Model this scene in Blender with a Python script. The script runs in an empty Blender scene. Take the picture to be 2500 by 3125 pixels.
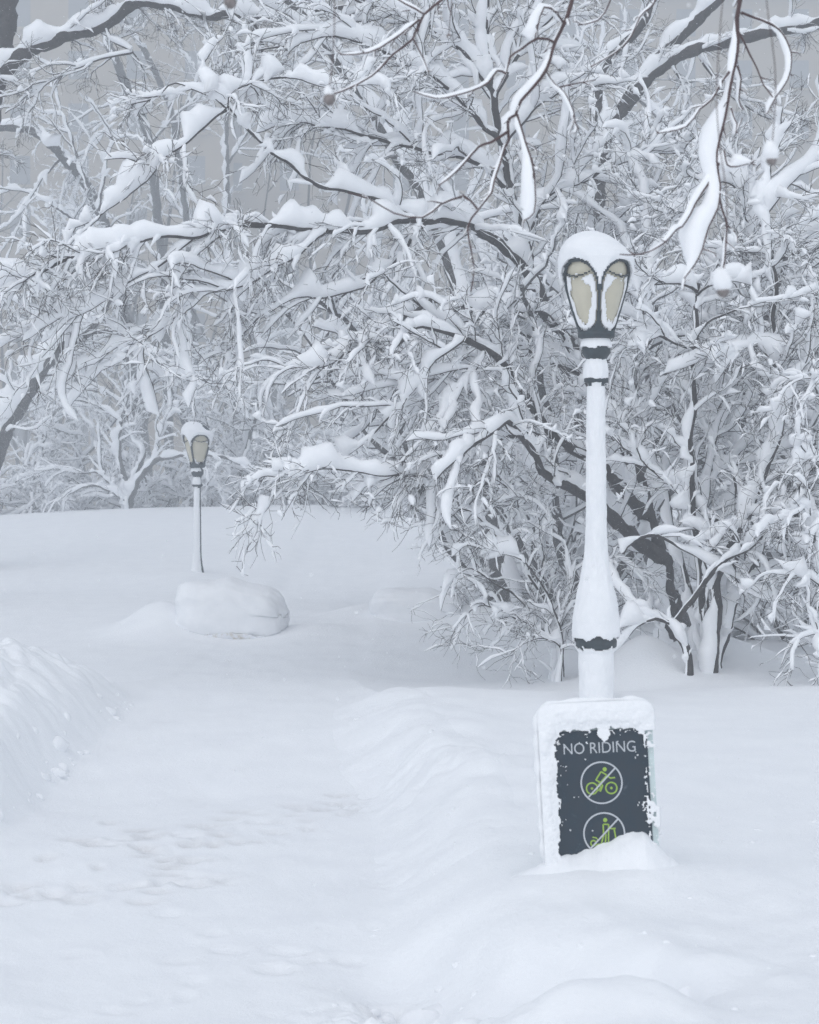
import bpy, math, random
import numpy as np
from mathutils import Vector

# ------------------------------------------------------------------ camera, sky, sun, exposure
SC = bpy.context.scene
COL = SC.collection
EYE = 1.6            # eye height above the snow surface
F = 5275.0           # focal length in photograph pixels (2500 x 3125)
HX, HY = 1250.0, 1490.0   # principal column, horizon row


def at(px, py, Y):
    """point of the park seen at photograph pixel (px, py), Y metres ahead"""
    return np.array([(px - HX) / F * Y, Y, EYE - (py - HY) / F * Y])


cam_data = bpy.data.cameras.new('camera')
cam = bpy.data.objects.new('camera', cam_data)
COL.objects.link(cam)
cam.location = (0, 0, EYE)
cam.rotation_euler = (math.radians(90), 0, 0)
cam_data.sensor_fit = 'VERTICAL'
cam_data.sensor_height = 24.0
cam_data.sensor_width = 24.0
cam_data.lens = 24.0 * F / 3125.0
cam_data.shift_y = -(3125 / 2 - HY) / 3125.0
cam_data.clip_start = 0.1
cam_data.clip_end = 2000
cam_data.dof.use_dof = True
cam_data.dof.focus_distance = 13.5
cam_data.dof.aperture_fstop = 4.5
SC.camera = cam

SUN_EL, SUN_AZ = math.radians(58), math.radians(200)   # soft disc of light behind the clouds, behind the camera
world = bpy.data.worlds.new('World')
SC.world = world
world.use_nodes = True
nt = world.node_tree
bg = nt.nodes['Background']
sky = nt.nodes.new('ShaderNodeTexSky')
sky.sky_type = 'NISHITA'
sky.sun_disc = False
sky.sun_elevation = SUN_EL
sky.sun_rotation = SUN_AZ
sky.air_density = 1.0
sky.dust_density = 1.0
sky.ozone_density = 1.0
hsv = nt.nodes.new('ShaderNodeHueSaturation')     # cloud cover greys the blue
hsv.inputs['Saturation'].default_value = 0.40
hsv.inputs['Hue'].default_value = 0.488
nt.links.new(sky.outputs[0], hsv.inputs['Color'])
nt.links.new(hsv.outputs[0], bg.inputs['Color'])
bg.inputs['Strength'].default_value = 0.11

sun_data = bpy.data.lights.new('sun', 'SUN')
sun_data.energy = 0.5
sun_data.angle = math.radians(110)
sun_data.color = (1.0, 0.985, 0.96)
sun = bpy.data.objects.new('sun', sun_data)
COL.objects.link(sun)
# same azimuth as the sky's sun (rotation measured from +Y)
sd = Vector((math.sin(SUN_AZ) * math.cos(SUN_EL), math.cos(SUN_AZ) * math.cos(SUN_EL), math.sin(SUN_EL)))
sun.rotation_euler = sd.to_track_quat('Z', 'Y').to_euler()

SC.view_settings.view_transform = 'Standard'
SC.view_settings.look = 'None'
SC.view_settings.exposure = 0.78
SC.view_settings.gamma = 1.0
SC.view_settings.use_curve_mapping = False
SC.render.film_transparent = False
SC.render.engine = 'CYCLES'
cy = SC.cycles
cy.max_bounces = 10
cy.diffuse_bounces = 8
cy.glossy_bounces = 2
cy.transmission_bounces = 3
cy.volume_bounces = 2
cy.transparent_max_bounces = 4
cy.caustics_reflective = False
cy.caustics_refractive = False
cy.use_adaptive_sampling = True
cy.adaptive_threshold = 0.008
cy.use_denoising = True
try:
    cy.denoiser = 'OPENIMAGEDENOISE'
    cy.denoising_input_passes = 'RGB_ALBEDO_NORMAL'
    cy.denoising_prefilter = 'NONE'
except Exception:
    pass

rng = np.random.default_rng(7)
WIND = np.array([-0.52, -0.26, 0.81]); WIND /= np.linalg.norm(WIND)   # side on which the storm packed the snow

# ------------------------------------------------------------------ materials


def new_mat(name, rough=0.8):
    m = bpy.data.materials.new(name)
    m.use_nodes = True
    b = m.node_tree.nodes['Principled BSDF']
    b.inputs['Roughness'].default_value = rough
    return m, m.node_tree, b


def noise_node(t, scale, detail=4.0, rough=0.55, coord='Object'):
    tc = t.nodes.new('ShaderNodeTexCoord')
    n = t.nodes.new('ShaderNodeTexNoise')
    n.inputs['Scale'].default_value = scale
    n.inputs['Detail'].default_value = detail
    n.inputs['Roughness'].default_value = rough
    t.links.new(tc.outputs[coord], n.inputs['Vector'])
    return n


def ramp(t, src, stops):
    r = t.nodes.new('ShaderNodeValToRGB')
    e = r.color_ramp.elements
    e[0].position, e[0].color = stops[0][0], (*stops[0][1], 1)
    e[1].position, e[1].color = stops[-1][0], (*stops[-1][1], 1)
    for p, c in stops[1:-1]:
        k = e.new(p); k.color = (*c, 1)
    t.links.new(src, r.inputs['Fac'])
    return r


def bump(t, b, src, strength, dist):
    n = t.nodes.new('ShaderNodeBump')
    n.inputs['Strength'].default_value = strength
    n.inputs['Distance'].default_value = dist
    t.links.new(src, n.inputs['Height'])
    t.links.new(n.outputs[0], b.inputs['Normal'])


def mat_snow(name, c0, c1, scale=9.0, bscale=45.0, bdist=0.01, bstr=0.35):
    m, t, b = new_mat(name, 0.75)
    n = noise_node(t, scale, 5)
    r = ramp(t, n.outputs['Fac'], [(0.3, c0), (0.7, c1)])
    t.links.new(r.outputs[0], b.inputs['Base Color'])
    n2 = noise_node(t, bscale, 5, 0.7)
    bump(t, b, n2.outputs['Fac'], bstr * .8, bdist)
    b.inputs['Specular IOR Level'].default_value = 0.2
    return m


M_SNOW = mat_snow('snow', (0.84, 0.85, 0.87), (0.89, 0.895, 0.91))
M_TREESNOW = mat_snow('branch_snow', (0.89, 0.90, 0.92), (0.93, 0.935, 0.95), 12, 70, 0.008, 0.3)


def mat_ground():
    m, t, b = new_mat('ground_snow', 0.75)
    n = noise_node(t, 3.0, 6)
    r = ramp(t, n.outputs['Fac'], [(0.3, (0.88, 0.89, 0.91)), (0.7, (0.92, 0.93, 0.945))])
    # trodden, slightly gritty patches stored per vertex
    a = t.nodes.new('ShaderNodeAttribute'); a.attribute_name = 'grit'
    n3 = noise_node(t, 28.0, 4, 0.7)
    mul = t.nodes.new('ShaderNodeMath'); mul.operation = 'MULTIPLY'
    t.links.new(a.outputs['Fac'], mul.inputs[0]); t.links.new(n3.outputs['Fac'], mul.inputs[1])
    mix = t.nodes.new('ShaderNodeMix'); mix.data_type = 'RGBA'
    t.links.new(mul.outputs[0], mix.inputs['Factor'])
    t.links.new(r.outputs[0], mix.inputs['A'])
    mix.inputs['B'].default_value = (0.42, 0.38, 0.36, 1)
    t.links.new(mix.outputs['Result'], b.inputs['Base Color'])
    n2 = noise_node(t, 38.0, 6, 0.72)
    bump(t, b, n2.outputs['Fac'], 0.45, 0.013)
    b.inputs['Specular IOR Level'].default_value = 0.2
    return m


M_GROUND = mat_ground()


def mat_bark(name, c0, c1, speck=0.66):
    m, t, b = new_mat(name, 0.9)
    n = noise_node(t, 18.0, 6, 0.65)
    r = ramp(t, n.outputs['Fac'], [(0.3, c0), (0.7, c1)])
    n2 = noise_node(t, 85.0, 3, 0.6)     # dusting of dry snow caught in the bark
    r2 = ramp(t, n2.outputs['Fac'], [(speck, (0, 0, 0)), (speck + 0.06, (1, 1, 1))])
    mix = t.nodes.new('ShaderNodeMix'); mix.data_type = 'RGBA'
    t.links.new(r2.outputs[0], mix.inputs['Factor'])
    t.links.new(r.outputs[0], mix.inputs['A'])
    mix.inputs['B'].default_value = (0.75, 0.77, 0.8, 1)
    t.links.new(mix.outputs['Result'], b.inputs['Base Color'])
    bump(t, b, n.outputs['Fac'], 0.7, 0.02)
    return m


M_BARK = mat_bark('bark', (0.018, 0.017, 0.019), (0.060, 0.052, 0.049), 0.68)
M_TWIG = mat_bark('twig_bark', (0.024, 0.021, 0.022), (0.062, 0.053, 0.051), 0.70)
M_TWIGRED = mat_bark('budding_twig_bark', (0.050, 0.028, 0.030), (0.110, 0.068, 0.066), 0.80)
M_HAZETWIG = mat_bark('hazed_twig_bark', (0.22, 0.22, 0.23), (0.44, 0.44, 0.455), 0.56)  # snow-dusted twigs, paled further so the colour carries the distance haze
M_FARBARK = mat_bark('far_bark', (0.050, 0.049, 0.052), (0.130, 0.125, 0.124), 0.62)  # dusted trunks, with some fading by distance haze painted into the tone


def mat_plain(name, col, rough=0.6, var=0.25, scale=20, metal=0.0, bstr=0.0):
    m, t, b = new_mat(name, rough)
    n = noise_node(t, scale, 5)
    c0 = tuple(c * (1 - var) for c in col); c1 = tuple(min(1, c * (1 + var)) for c in col)
    r = ramp(t, n.outputs['Fac'], [(0.3, c0), (0.7, c1)])
    t.links.new(r.outputs[0], b.inputs['Base Color'])
    b.inputs['Metallic'].default_value = metal
    if bstr:
        bump(t, b, n.outputs['Fac'], bstr, 0.004)
    return m


M_IRON = mat_plain('painted_iron', (0.012, 0.026, 0.034), 0.55, 0.4, 30, 0, 0.3)
M_GLASS = mat_plain('frosted_globe', (0.54, 0.50, 0.39), 0.25, 0.10, 5)
def mat_panel():
    m, t, b = new_mat('sign_panel', 0.4)
    n = noise_node(t, 16.0, 6, 0.75)          # breath of frost in soft patches
    r = ramp(t, n.outputs['Fac'], [(0.42, (0.001, 0.014, 0.030)), (0.60, (0.003, 0.020, 0.038)), (0.78, (0.10, 0.12, 0.14))])
    t.links.new(r.outputs[0], b.inputs['Base Color'])
    r2 = ramp(t, n.outputs['Fac'], [(0.4, (0.3, 0.3, 0.3)), (0.7, (0.8, 0.8, 0.8))])
    t.links.new(r2.outputs[0], b.inputs['Roughness'])
    return m


M_PANEL = mat_panel()
M_BACK = mat_plain('sign_back', (0.58, 0.67, 0.67), 0.6, 0.08, 20)
M_WHITEINK = mat_plain('white_ink', (0.52, 0.54, 0.57), 0.6, 0.05, 30)
M_GREENINK = mat_plain('green_ink', (0.30, 0.46, 0.06), 0.6, 0.08, 30)
M_BALL = mat_plain('seed_ball', (0.24, 0.215, 0.21), 0.95, 0.4, 120, 0, 1.0)
M_LEAF = mat_plain('dry_leaf', (0.20, 0.075, 0.035), 0.8, 0.3, 40)
M_STONE = mat_plain('building_stone', (0.34, 0.27, 0.18), 0.9, 0.10, 0.6)
M_WINDOW = mat_plain('window_glass', (0.17, 0.175, 0.18), 0.15, 0.2, 1.0)


def mat_dirty():
    m, t, b = new_mat('dirty_snow', 0.8)
    n = noise_node(t, 14.0, 6, 0.7)
    r = ramp(t, n.outputs['Fac'], [(0.46, (0.84, 0.85, 0.88)), (0.60, (0.70, 0.67, 0.63)), (0.72, (0.42, 0.33, 0.25))])
    t.links.new(r.outputs[0], b.inputs['Base Color'])
    bump(t, b, n.outputs['Fac'], 0.5, 0.02)
    return m


M_DIRTY = mat_dirty()

# ------------------------------------------------------------------ mesh helpers


def mesh_np(name, V, Q, smooth=True):
    """mesh from vertices (n,3) and quads (m,4)"""
    me = bpy.data.meshes.new(name)
    V = np.ascontiguousarray(V, np.float32); Q = np.ascontiguousarray(Q, np.int32)
    me.vertices.add(len(V)); me.vertices.foreach_set('co', V.ravel())
    me.loops.add(Q.size); me.loops.foreach_set('vertex_index', Q.ravel())
    k = Q.shape[1]
    me.polygons.add(len(Q)); me.polygons.foreach_set('loop_start', np.arange(0, Q.size, k, dtype=np.int32))
    me.polygons.foreach_set('use_smooth', np.full(len(Q), smooth))
    me.update(calc_edges=True)
    return me


class Bag:
    """collects quad pieces that become ONE mesh"""
    def __init__(self):
        self.v, self.q, self.n = [], [], 0

    def add(self, V, Q):
        if len(V) == 0:
            return
        self.v.append(V.reshape(-1, 3)); self.q.append(Q + self.n); self.n += len(self.v[-1])

    def mesh(self, name, origin=(0, 0, 0), smooth=True):
        V = np.concatenate(self.v) - np.asarray(origin); Q = np.concatenate(self.q)
        return mesh_np(name, V, Q, smooth)


def link(name, me, mat, parent=None):
    o = bpy.data.objects.new(name, me)
    COL.objects.link(o)
    if me is not None and mat is not None:
        if len(me.materials) == 0:
            me.materials.append(mat)
    if parent is not None:
        o.parent = parent
    return o


def thing(name, label, cat, loc=(0, 0, 0), group=None):
    o = bpy.data.objects.new(name, None)
    COL.objects.link(o)
    o.empty_display_size = 0.2
    o.location = loc
    o['label'] = label; o['category'] = cat
    if group:
        o['group'] = group
    return o


def copy_tree(o, parent=None):
    c = o.copy(); COL.objects.link(c); c.parent = parent
    for ch in list(o.children):
        copy_tree(ch, c)
    return c


def hash2(ix, iy, seed=0):
    n = (ix.astype(np.int64) * 374761393 + iy.astype(np.int64) * 668265263 + seed * 974634777) & 0xFFFFFFFF
    n = ((n ^ (n >> 13)) * 1274126177) & 0xFFFFFFFF
    return ((n ^ (n >> 16)) & 0xFFFFFF) / float(0xFFFFFF)


def vnoise(x, y, seed=0):
    x = np.asarray(x, float); y = np.asarray(y, float)
    ix, iy = np.floor(x), np.floor(y)
    fx, fy = x - ix, y - iy
    fx = fx * fx * (3 - 2 * fx); fy = fy * fy * (3 - 2 * fy)
    a = hash2(ix, iy, seed); b = hash2(ix + 1, iy, seed); c = hash2(ix, iy + 1, seed); d = hash2(ix + 1, iy + 1, seed)
    return (a * (1 - fx) + b * fx) * (1 - fy) + (c * (1 - fx) + d * fx) * fy


def fbm(x, y, oct=4, seed=0, gain=0.5):
    s, a, t = 0, 1.0, 0
    for i in range(oct):
        s = s + a * (vnoise(x * 2 ** i + 17.3 * i, y * 2 ** i - 9.1 * i, seed + i) - 0.5); t += a; a *= gain
    return s / t * 2     # about -1 .. 1


def cellbump(x, y, seed=0):
    """rounded lumps (distance to nearest jittered point)"""
    ix, iy = np.floor(x), np.floor(y)
    best = np.full(np.shape(x), 9.0)
    for dx in (-1, 0, 1):
        for dy in (-1, 0, 1):
            cx, cyy = ix + dx, iy + dy
            px = cx + hash2(cx, cyy, seed); py = cyy + hash2(cx, cyy, seed + 5)
            best = np.minimum(best, (x - px) ** 2 + (y - py) ** 2)
    return np.clip(1 - best * 1.3, 0, 1)


def sstep(a, b, x):
    t = np.clip((x - a) / (b - a), 0, 1)
    return t * t * (3 - 2 * t)


def tube(P, R, m=5, RB=None, OFF=None, ref=WIND):
    """P (N,K,3), R (N,K): N tubes of K rings; RB second half-axis, OFF shift along the packed-snow side"""
    N, K, _ = P.shape
    T = np.gradient(P, axis=1)
    T /= np.linalg.norm(T, axis=2, keepdims=True) + 1e-9
    U = ref - (T @ ref)[..., None] * T + 1e-4 * np.array([0.3, 0.5, 0.1])
    U /= np.linalg.norm(U, axis=2, keepdims=True) + 1e-9
    Vv = np.cross(T, U)
    if RB is None:
        RB = R
    C = P if OFF is None else P + OFF[..., None] * U
    th = np.arange(m) * (2 * math.pi / m)
    ring = C[:, :, None, :] + np.cos(th)[None, None, :, None] * (R[..., None, None] * U[:, :, None, :]) \
        + np.sin(th)[None, None, :, None] * (RB[..., None, None] * Vv[:, :, None, :])
    idx = np.arange(N * K * m).reshape(N, K, m)
    a = idx[:, :-1, :]; b = np.roll(a, -1, axis=2); d = idx[:, 1:, :]; c = np.roll(d, -1, axis=2)
    Q = np.stack([a, b, c, d], -1).reshape(-1, 4)
    return ring.reshape(-1, 3), Q


def catmull(pts, step):
    pts = np.asarray(pts, float)
    P = np.vstack([2 * pts[0] - pts[1], pts, 2 * pts[-1] - pts[-2]])
    out = []
    for i in range(1, len(P) - 2):
        n = max(2, int(np.linalg.norm(P[i + 1][:3] - P[i][:3]) / step))
        for t in np.arange(n) / n:
            out.append(0.5 * ((2 * P[i]) + (-P[i - 1] + P[i + 1]) * t + (2 * P[i - 1] - 5 * P[i] + 4 * P[i + 1] - P[i + 2]) * t * t
                              + (-P[i - 1] + 3 * P[i] - 3 * P[i + 1] + P[i + 2]) * t ** 3))
    out.append(pts[-1])
    return np.array(out)


def wobble(N, K, L, rg, wl=0.35):
    """smooth random 0..1 along N polylines of length L"""
    t = np.linspace(0, 1, K)[None, :] * np.asarray(L)[:, None]
    s = 0
    for k, a in ((1.0, 1.0), (2.1, 0.7), (3.7, 0.28)):
        s = s + a * np.sin(2 * math.pi * k * t / (wl * 2) * rg.uniform(0.7, 1.4, (N, 1)) + rg.uniform(0, 6.28, (N, 1)))
    return np.clip(0.5 + s * 0.30, 0, 1.3)


def snow_tube(P, R, H, m=6, ref=WIND, wide=0.42):
    """load of snow of height H lying on tubes P,R"""
    RA = (1.3 * R + H) / 2
    OFF = (0.7 * R + H) / 2
    RB = wide * H + 0.6 * R
    return tube(P, RA, m, RB, OFF, ref)


def grow(P0, R0, L0, rg, n, ang, length, rad, K, tmin=0.1, tmax=1.0, jit=0.16, up=0.0, bias=(0, 0, 0), taper=0.35, rmax=0.5):
    """children of polylines P0 (N,K0,3): arrays P (M,K,3), R (M,K), L (M)"""
    N, K0, _ = P0.shape
    cnt = rg.poisson(np.maximum(n * np.ones(N), 0))
    idx = np.repeat(np.arange(N), cnt)
    M = len(idx)
    if M == 0:
        return np.zeros((0, K, 3)), np.zeros((0, K)), np.zeros(0)
    t = rg.uniform(tmin, tmax, M) * (K0 - 1.001)
    i = t.astype(int); f = (t - i)[:, None]
    A = P0[idx, i]; B = P0[idx, i + 1]
    S = A * (1 - f) + B * f
    r = R0[idx, i] * (1 - f[:, 0]) + R0[idx, i + 1] * f[:, 0]
    T = B - A; T /= np.linalg.norm(T, axis=1, keepdims=True) + 1e-9
    w = rg.normal(size=(M, 3)) + np.asarray(bias)
    w -= (w * T).sum(1, keepdims=True) * T
    w /= np.linalg.norm(w, axis=1, keepdims=True) + 1e-9
    a = np.radians(rg.uniform(ang[0], ang[1], M))[:, None]
    D = np.cos(a) * T + np.sin(a) * w
    L = rg.uniform(length[0], length[1], M) * (1.05 - 0.45 * t / (K0 - 1))
    rr = np.minimum(np.maximum(rg.uniform(rad[0], rad[1], M), 0), rmax * np.maximum(r, rad[0]) + rad[0] * 0.5)
    P = np.zeros((M, K, 3)); P[:, 0] = S
    st = (L / (K - 1))[:, None]
    for k in range(1, K):
        D = D + rg.normal(size=(M, 3)) * jit + np.array([0, 0, up]) * (k / K)
        D /= np.linalg.norm(D, axis=1, keepdims=True)
        P[:, k] = P[:, k - 1] + D * st
    R = rr[:, None] * np.linspace(1, taper, K)[None, :]
    return P, R, L


def taper_ends(K, a=0.12):
    t = np.linspace(0, 1, K)
    return np.clip(t / a, 0, 1) ** 0.5 * np.clip((1 - t) / a, 0, 1) ** 0.5


# ------------------------------------------------------------------ the snow-covered ground

grit_spots = []
dents = []
_r = np.random.default_rng(3)


def spot(px, py, sx, sy, n, depth, grit):
    """scatter n scuffs round the ground point seen at (px, py)"""
    for _ in range(n):
        x = px + _r.normal() * sx; y = py + _r.normal() * sy
        if y < 2050:
            continue
        Y = (EYE + 0.18) / ((y - HY) / F)
        X = (x - HX) / F * Y
        dents.append((X, Y, _r.uniform(0.03, 0.08), _r.uniform(0.03, 0.06), depth * _r.uniform(0.4, 1.2), grit * _r.uniform(0.3, 1)))


spot(480, 2560, 120, 45, 34, 0.030, 0.8)
spot(330, 2690, 150, 25, 16, 0.026, 0.6)
spot(560, 2665, 60, 12, 9, 0.03, 0.7)
spot(1060, 2420, 70, 28, 14, 0.028, 0.7)
spot(820, 2480, 90, 30, 12, 0.02, 0.45)
spot(120, 2720, 80, 12, 8, 0.024, 0.5)
spot(1000, 2900, 90, 25, 6, 0.02, 0.25)
spot(700, 2850, 350, 150, 8, 0.010, 0.15)
spot(650, 2500, 380, 130, 16, 0.014, 0.15)
spot(600, 3050, 350, 50, 4, 0.012, 0.1)
spot(1190, 3020, 22, 25, 5, 0.03, 0.5)


def ground_h(x, y):
    x = np.asarray(x, float); y = np.asarray(y, float)
    z = 0.03 * fbm(x * 0.5, y * 0.5, 4, 11)
    # trodden path running away from the viewer, then opening to the left and right
    wob = 0.12 * fbm(y * 0.6, y * 0 + 3.1, 3, 5)
    left = -2.15 + wob + 0.10 * sstep(11, 16, y); right = -0.02 + 0.14 * fbm(y * 0.9, y * 0, 3, 8) - 0.45 * sstep(9.5, 12.5, y) + 0.2 * sstep(7, 5, y)
    pathm = sstep(left - 0.35, left + 0.05, x) * sstep(right + 0.42, right - 0.12, x)
    far = sstep(13.2, 15.5, y)
    open_m = sstep(13.6, 15.2, y) * sstep(24.5, 21, y)
    side = sstep(13.2, 14.6, y) * sstep(18.0, 15.6, y) * sstep(-1.5, 0.2, x) * sstep(3.0, 1.2, x)
    low = np.maximum(pathm * (1 - 0.6 * far), 0.35 * open_m * sstep(1.5, -1.0, x))
    low = np.maximum(low, side * 0.7)
    z = z - 0.21 * low
    z = z + 0.10 * sstep(10.2, 11.6, y) * sstep(16, 13, y) * pathm - 0.06 * sstep(8.8, 10.6, y) * sstep(12.6, 11.2, y) * pathm
    # thrown-up bank to the right of the path
    bank = np.exp(-((x - right - 0.55) / 0.42) ** 2) * sstep(6.8, 8.6, y) * sstep(14.0, 12.9, y)
    z = z + bank * (0.055 + 0.06 * fbm(x * 2.2, y * 1.6, 3, 21))
    z = z + 0.05 * sstep(right + 0.1, right + 0.8, x) * sstep(14.2, 13.2, y)
    # bank in front of the wooded bed
    # ploughed lumps on the left
    lb = sstep(left + 0.15, left - 0.85, x) * sstep(7.2, 9.6, y) * sstep(14.6, 12.6, y)
    lump = cellbump(x * 3.2 + fbm(x * 3, y * 3, 2, 3), y * 2.6, 31) * 0.6 + cellbump(x * 6.5, y * 5.5, 37) * 0.4
    z = z + lb * (0.30 + 0.14 * fbm(x * 1.3, y * 1.1, 3, 2)) + lump * 0.10 * sstep(0.02, 0.35, lb) * (0.6 + 0.6 * fbm(x * 0.8, y * 0.8, 2, 6))
    # soft hollows and scoops in the near right foreground
    near = sstep(7.3, 6.3, y) * sstep(-0.5, 0.15, x)
    z = z + near * (0.085 * fbm(x * 1.5 + 2, y * 1.1, 3, 44) + 0.02 * fbm(x * 5, y * 4, 3, 45))
    c = at(1590, 2930, 5.8)
    z = z - 0.17 * np.exp(-((x - c[0]) / 0.30) ** 2 - ((y - 5.75) / 0.33) ** 2)
    c = at(1300, 2830, 6.2)
    z = z - 0.12 * np.exp(-((x - c[0]) / 0.26) ** 2 - ((y - 6.3) / 0.45) ** 2)
    c = at(2000, 2960, 5.6)
    z = z - 0.17 * np.exp(-(((x - c[0]) + 0.25 * (y - 5.6)) / 0.11) ** 2 - ((y - 5.6) / 0.22) ** 2)
    c = at(1760, 3060, 5.3)
    z = z + 0.11 * np.exp(-((x - c[0]) / 0.35) ** 2 - ((y - 5.3) / 0.20) ** 2)
    # clods along the near edge of the path
    clod = np.exp(-((x + 0.05 - 0.12 * np.sin(y * 5)) / 0.22) ** 2) * sstep(6.6, 5.4, y)
    z = z + clod * (0.07 * cellbump(x * 7, y * 6, 51) + 0.05 * cellbump(x * 13, y * 11, 53))
    # low ridge of snow at the sign
    sx = 0.76
    z = z + 0.05 * np.exp(-((x - sx - 0.25) / 0.55) ** 2 - ((y - 6.85) / 0.28) ** 2)
    # swelling round the far lamp and the snow blocks
    z = z + 0.20 * np.exp(-((x + 2.1) / 0.85) ** 2 - ((y - 20.9) / 0.75) ** 2) + 0.12 * np.exp(-((x + 2.9) / 0.8) ** 2 - ((y - 20.3) / 0.9) ** 2)
    z = z + 0.05 * np.exp(-((x + 3.75) / 0.45) ** 2 - ((y - 29.1) / 1.2) ** 2) + 0.10 * np.exp(-((x + 4.2) / 0.9) ** 2 - ((y - 28.8) / 1.4) ** 2)
    z = z + 0.30 * np.exp(-((x - 0.1) / 1.0) ** 2 - ((y - 22.3) / 0.8) ** 2)
    z = z + 0.06 * np.exp(-((x + 7.5) / 2.5) ** 2 - ((y - 25.5) / 0.6) ** 2)
    for ox, oy, am, wx, wy in ((-2.85, 19.75, .30, .42, .7), (-1.08, 19.6, .13, .55, .8), (-.65, 21.2, .12, .5, .7), (.85, 21.2, .12, .5, .7), (2.05, 15.3, .38, .38, .45), (2.75, 16.0, .25, .6, .5)):
        z = z + am * np.exp(-((x - ox) / wx) ** 2 - ((y - oy) / wy) ** 2)
    # the lawn rising behind to a crest
    crest = 1.12 + 0.10 * np.sin(x * 0.17 + 0.9) + 0.05 * fbm(x * 0.15, y * 0, 2, 9) - 0.22 * sstep(-7, -13, x)
    rise = sstep(27.0, 46.5, y)
    z = z + crest * (0.30 * np.clip((y - 27) / 18, 0, 1) + 0.70 * rise) * (1 - 0.75 * sstep(46, 54, y))
    # fine relief
    z = z + 0.012 * fbm(x * 2.6, y * 2.2, 4, 61) * (1 + 0.8 * pathm) + 0.003 * fbm(x * 9, y * 7, 3, 63) * pathm
    return z


def build_ground():
    r1 = 1.0 / np.linspace(1 / 4.6, 1 / 28.0, 290)
    rr = np.concatenate([np.linspace(0.6, 4.5, 26), r1, np.geomspace(28.6, 60, 44), np.geomspace(64, 420, 22)])
    fine = np.radians(np.linspace(-16.5, 16.5, 360))
    coarse = np.radians(np.linspace(18, 342, 66))
    th = np.concatenate([fine, coarse])
    RR, TH = np.meshgrid(rr, th, indexing='ij')
    X = RR * np.sin(TH); Y = RR * np.cos(TH)
    Z = ground_h(X, Y)
    G = np.zeros_like(Z)
    fx = slice(0, len(fine))
    for (dx, dy, ax, ay, dep, gr) in dents:
        sel = (np.abs(RR[:, fx] - math.hypot(dx, dy)) < 0.5)
        q = ((X[:, fx] - dx) / ax) ** 2 + ((Y[:, fx] - dy) / ay) ** 2
        e = np.exp(-q)
        Z[:, fx] -= dep * e * sel * 1.0 - dep * 0.25 * np.exp(-(np.sqrt(q) - 1.6) ** 2 * 4) * sel
        G[:, fx] = np.maximum(G[:, fx], gr * np.exp(-q * 0.7) * sel)
    n, m = RR.shape
    idx = np.arange(n * m).reshape(n, m)
    a = idx[:-1]; b = np.roll(a, -1, 1); d = idx[1:]; c = np.roll(d, -1, 1)
    Q = np.stack([a, b, c, d], -1).reshape(-1, 4)[:, ::-1]
    V = np.stack([X, Y, Z], -1).reshape(-1, 3)
    me = mesh_np('ground', V, Q)
    at_ = me.attributes.new('grit', 'FLOAT', 'POINT')
    at_.data.foreach_set('value', G.astype(np.float32).ravel())
    o = link('ground', me, M_GROUND)
    o['kind'] = 'structure'; o['label'] = 'snow-covered park ground with a trodden path and a rising lawn'
    return o


ground = build_ground()


def gz(x, y):
    return float(ground_h(np.array([x]), np.array([y]))[0])


def clods():
    """lumps of ploughed snow lying on the banks"""
    rg = np.random.default_rng(19)
    th = np.linspace(0, math.pi, 6); ph = np.arange(8) * math.pi / 4
    U = np.stack([np.sin(th)[:, None] * np.cos(ph), np.sin(th)[:, None] * np.sin(ph), np.repeat(np.cos(th)[:, None], 8, 1)], -1)
    idx = np.arange(48).reshape(6, 8)
    a = idx[:-1]; b = np.roll(a, -1, 1); d = idx[1:]; c = np.roll(d, -1, 1)
    q = np.stack([a, b, c, d], -1).reshape(-1, 4)
    B = Bag()
    spots = []
    for _ in range(240):
        y = rg.uniform(8.4, 13.4); spots.append((-2.15 - abs(rg.normal()) * .6, y, rg.gamma(1.5, .018)))
    for _ in range(70):
        spots.append((rg.normal() * .16 - .05, rg.uniform(5.0, 6.2), rg.gamma(2, .016)))
    for _ in range(40):
        spots.append((rg.uniform(-.2, 2.4), rg.uniform(5.2, 8.5), rg.gamma(1.5, .008)))
    for _ in range(26):
        y = rg.uniform(8.5, 13); spots.append((.25 + rg.normal() * .25 - .45 * (y > 11), y, rg.gamma(2, .014)))
    for x, y, r in spots:
        r = min(max(r, .015), .13)
        n = 1 + .3 * rg.normal(size=(6, 8, 1)).clip(-1.5, 1.5)
        n[0] = n[0].mean(); n[-1] = n[-1].mean()
        sc = np.array([rg.uniform(.8, 1.5), rg.uniform(.8, 1.4), rg.uniform(.55, .9)])
        V = U * n * sc * r
        V = V + np.array([x, y, gz(x, y) - r * sc[2] * rg.uniform(.35, .8)])
        B.add(V, q)
    o = link('snow_clods', B.mesh('snow_clods'), M_SNOW, ground)
    md = o.modifiers.new('smooth', 'SUBSURF'); md.levels = 1; md.render_levels = 1
    o['kind'] = 'stuff'; o['label'] = 'lumps of ploughed snow on the banks'


clods()


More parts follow.
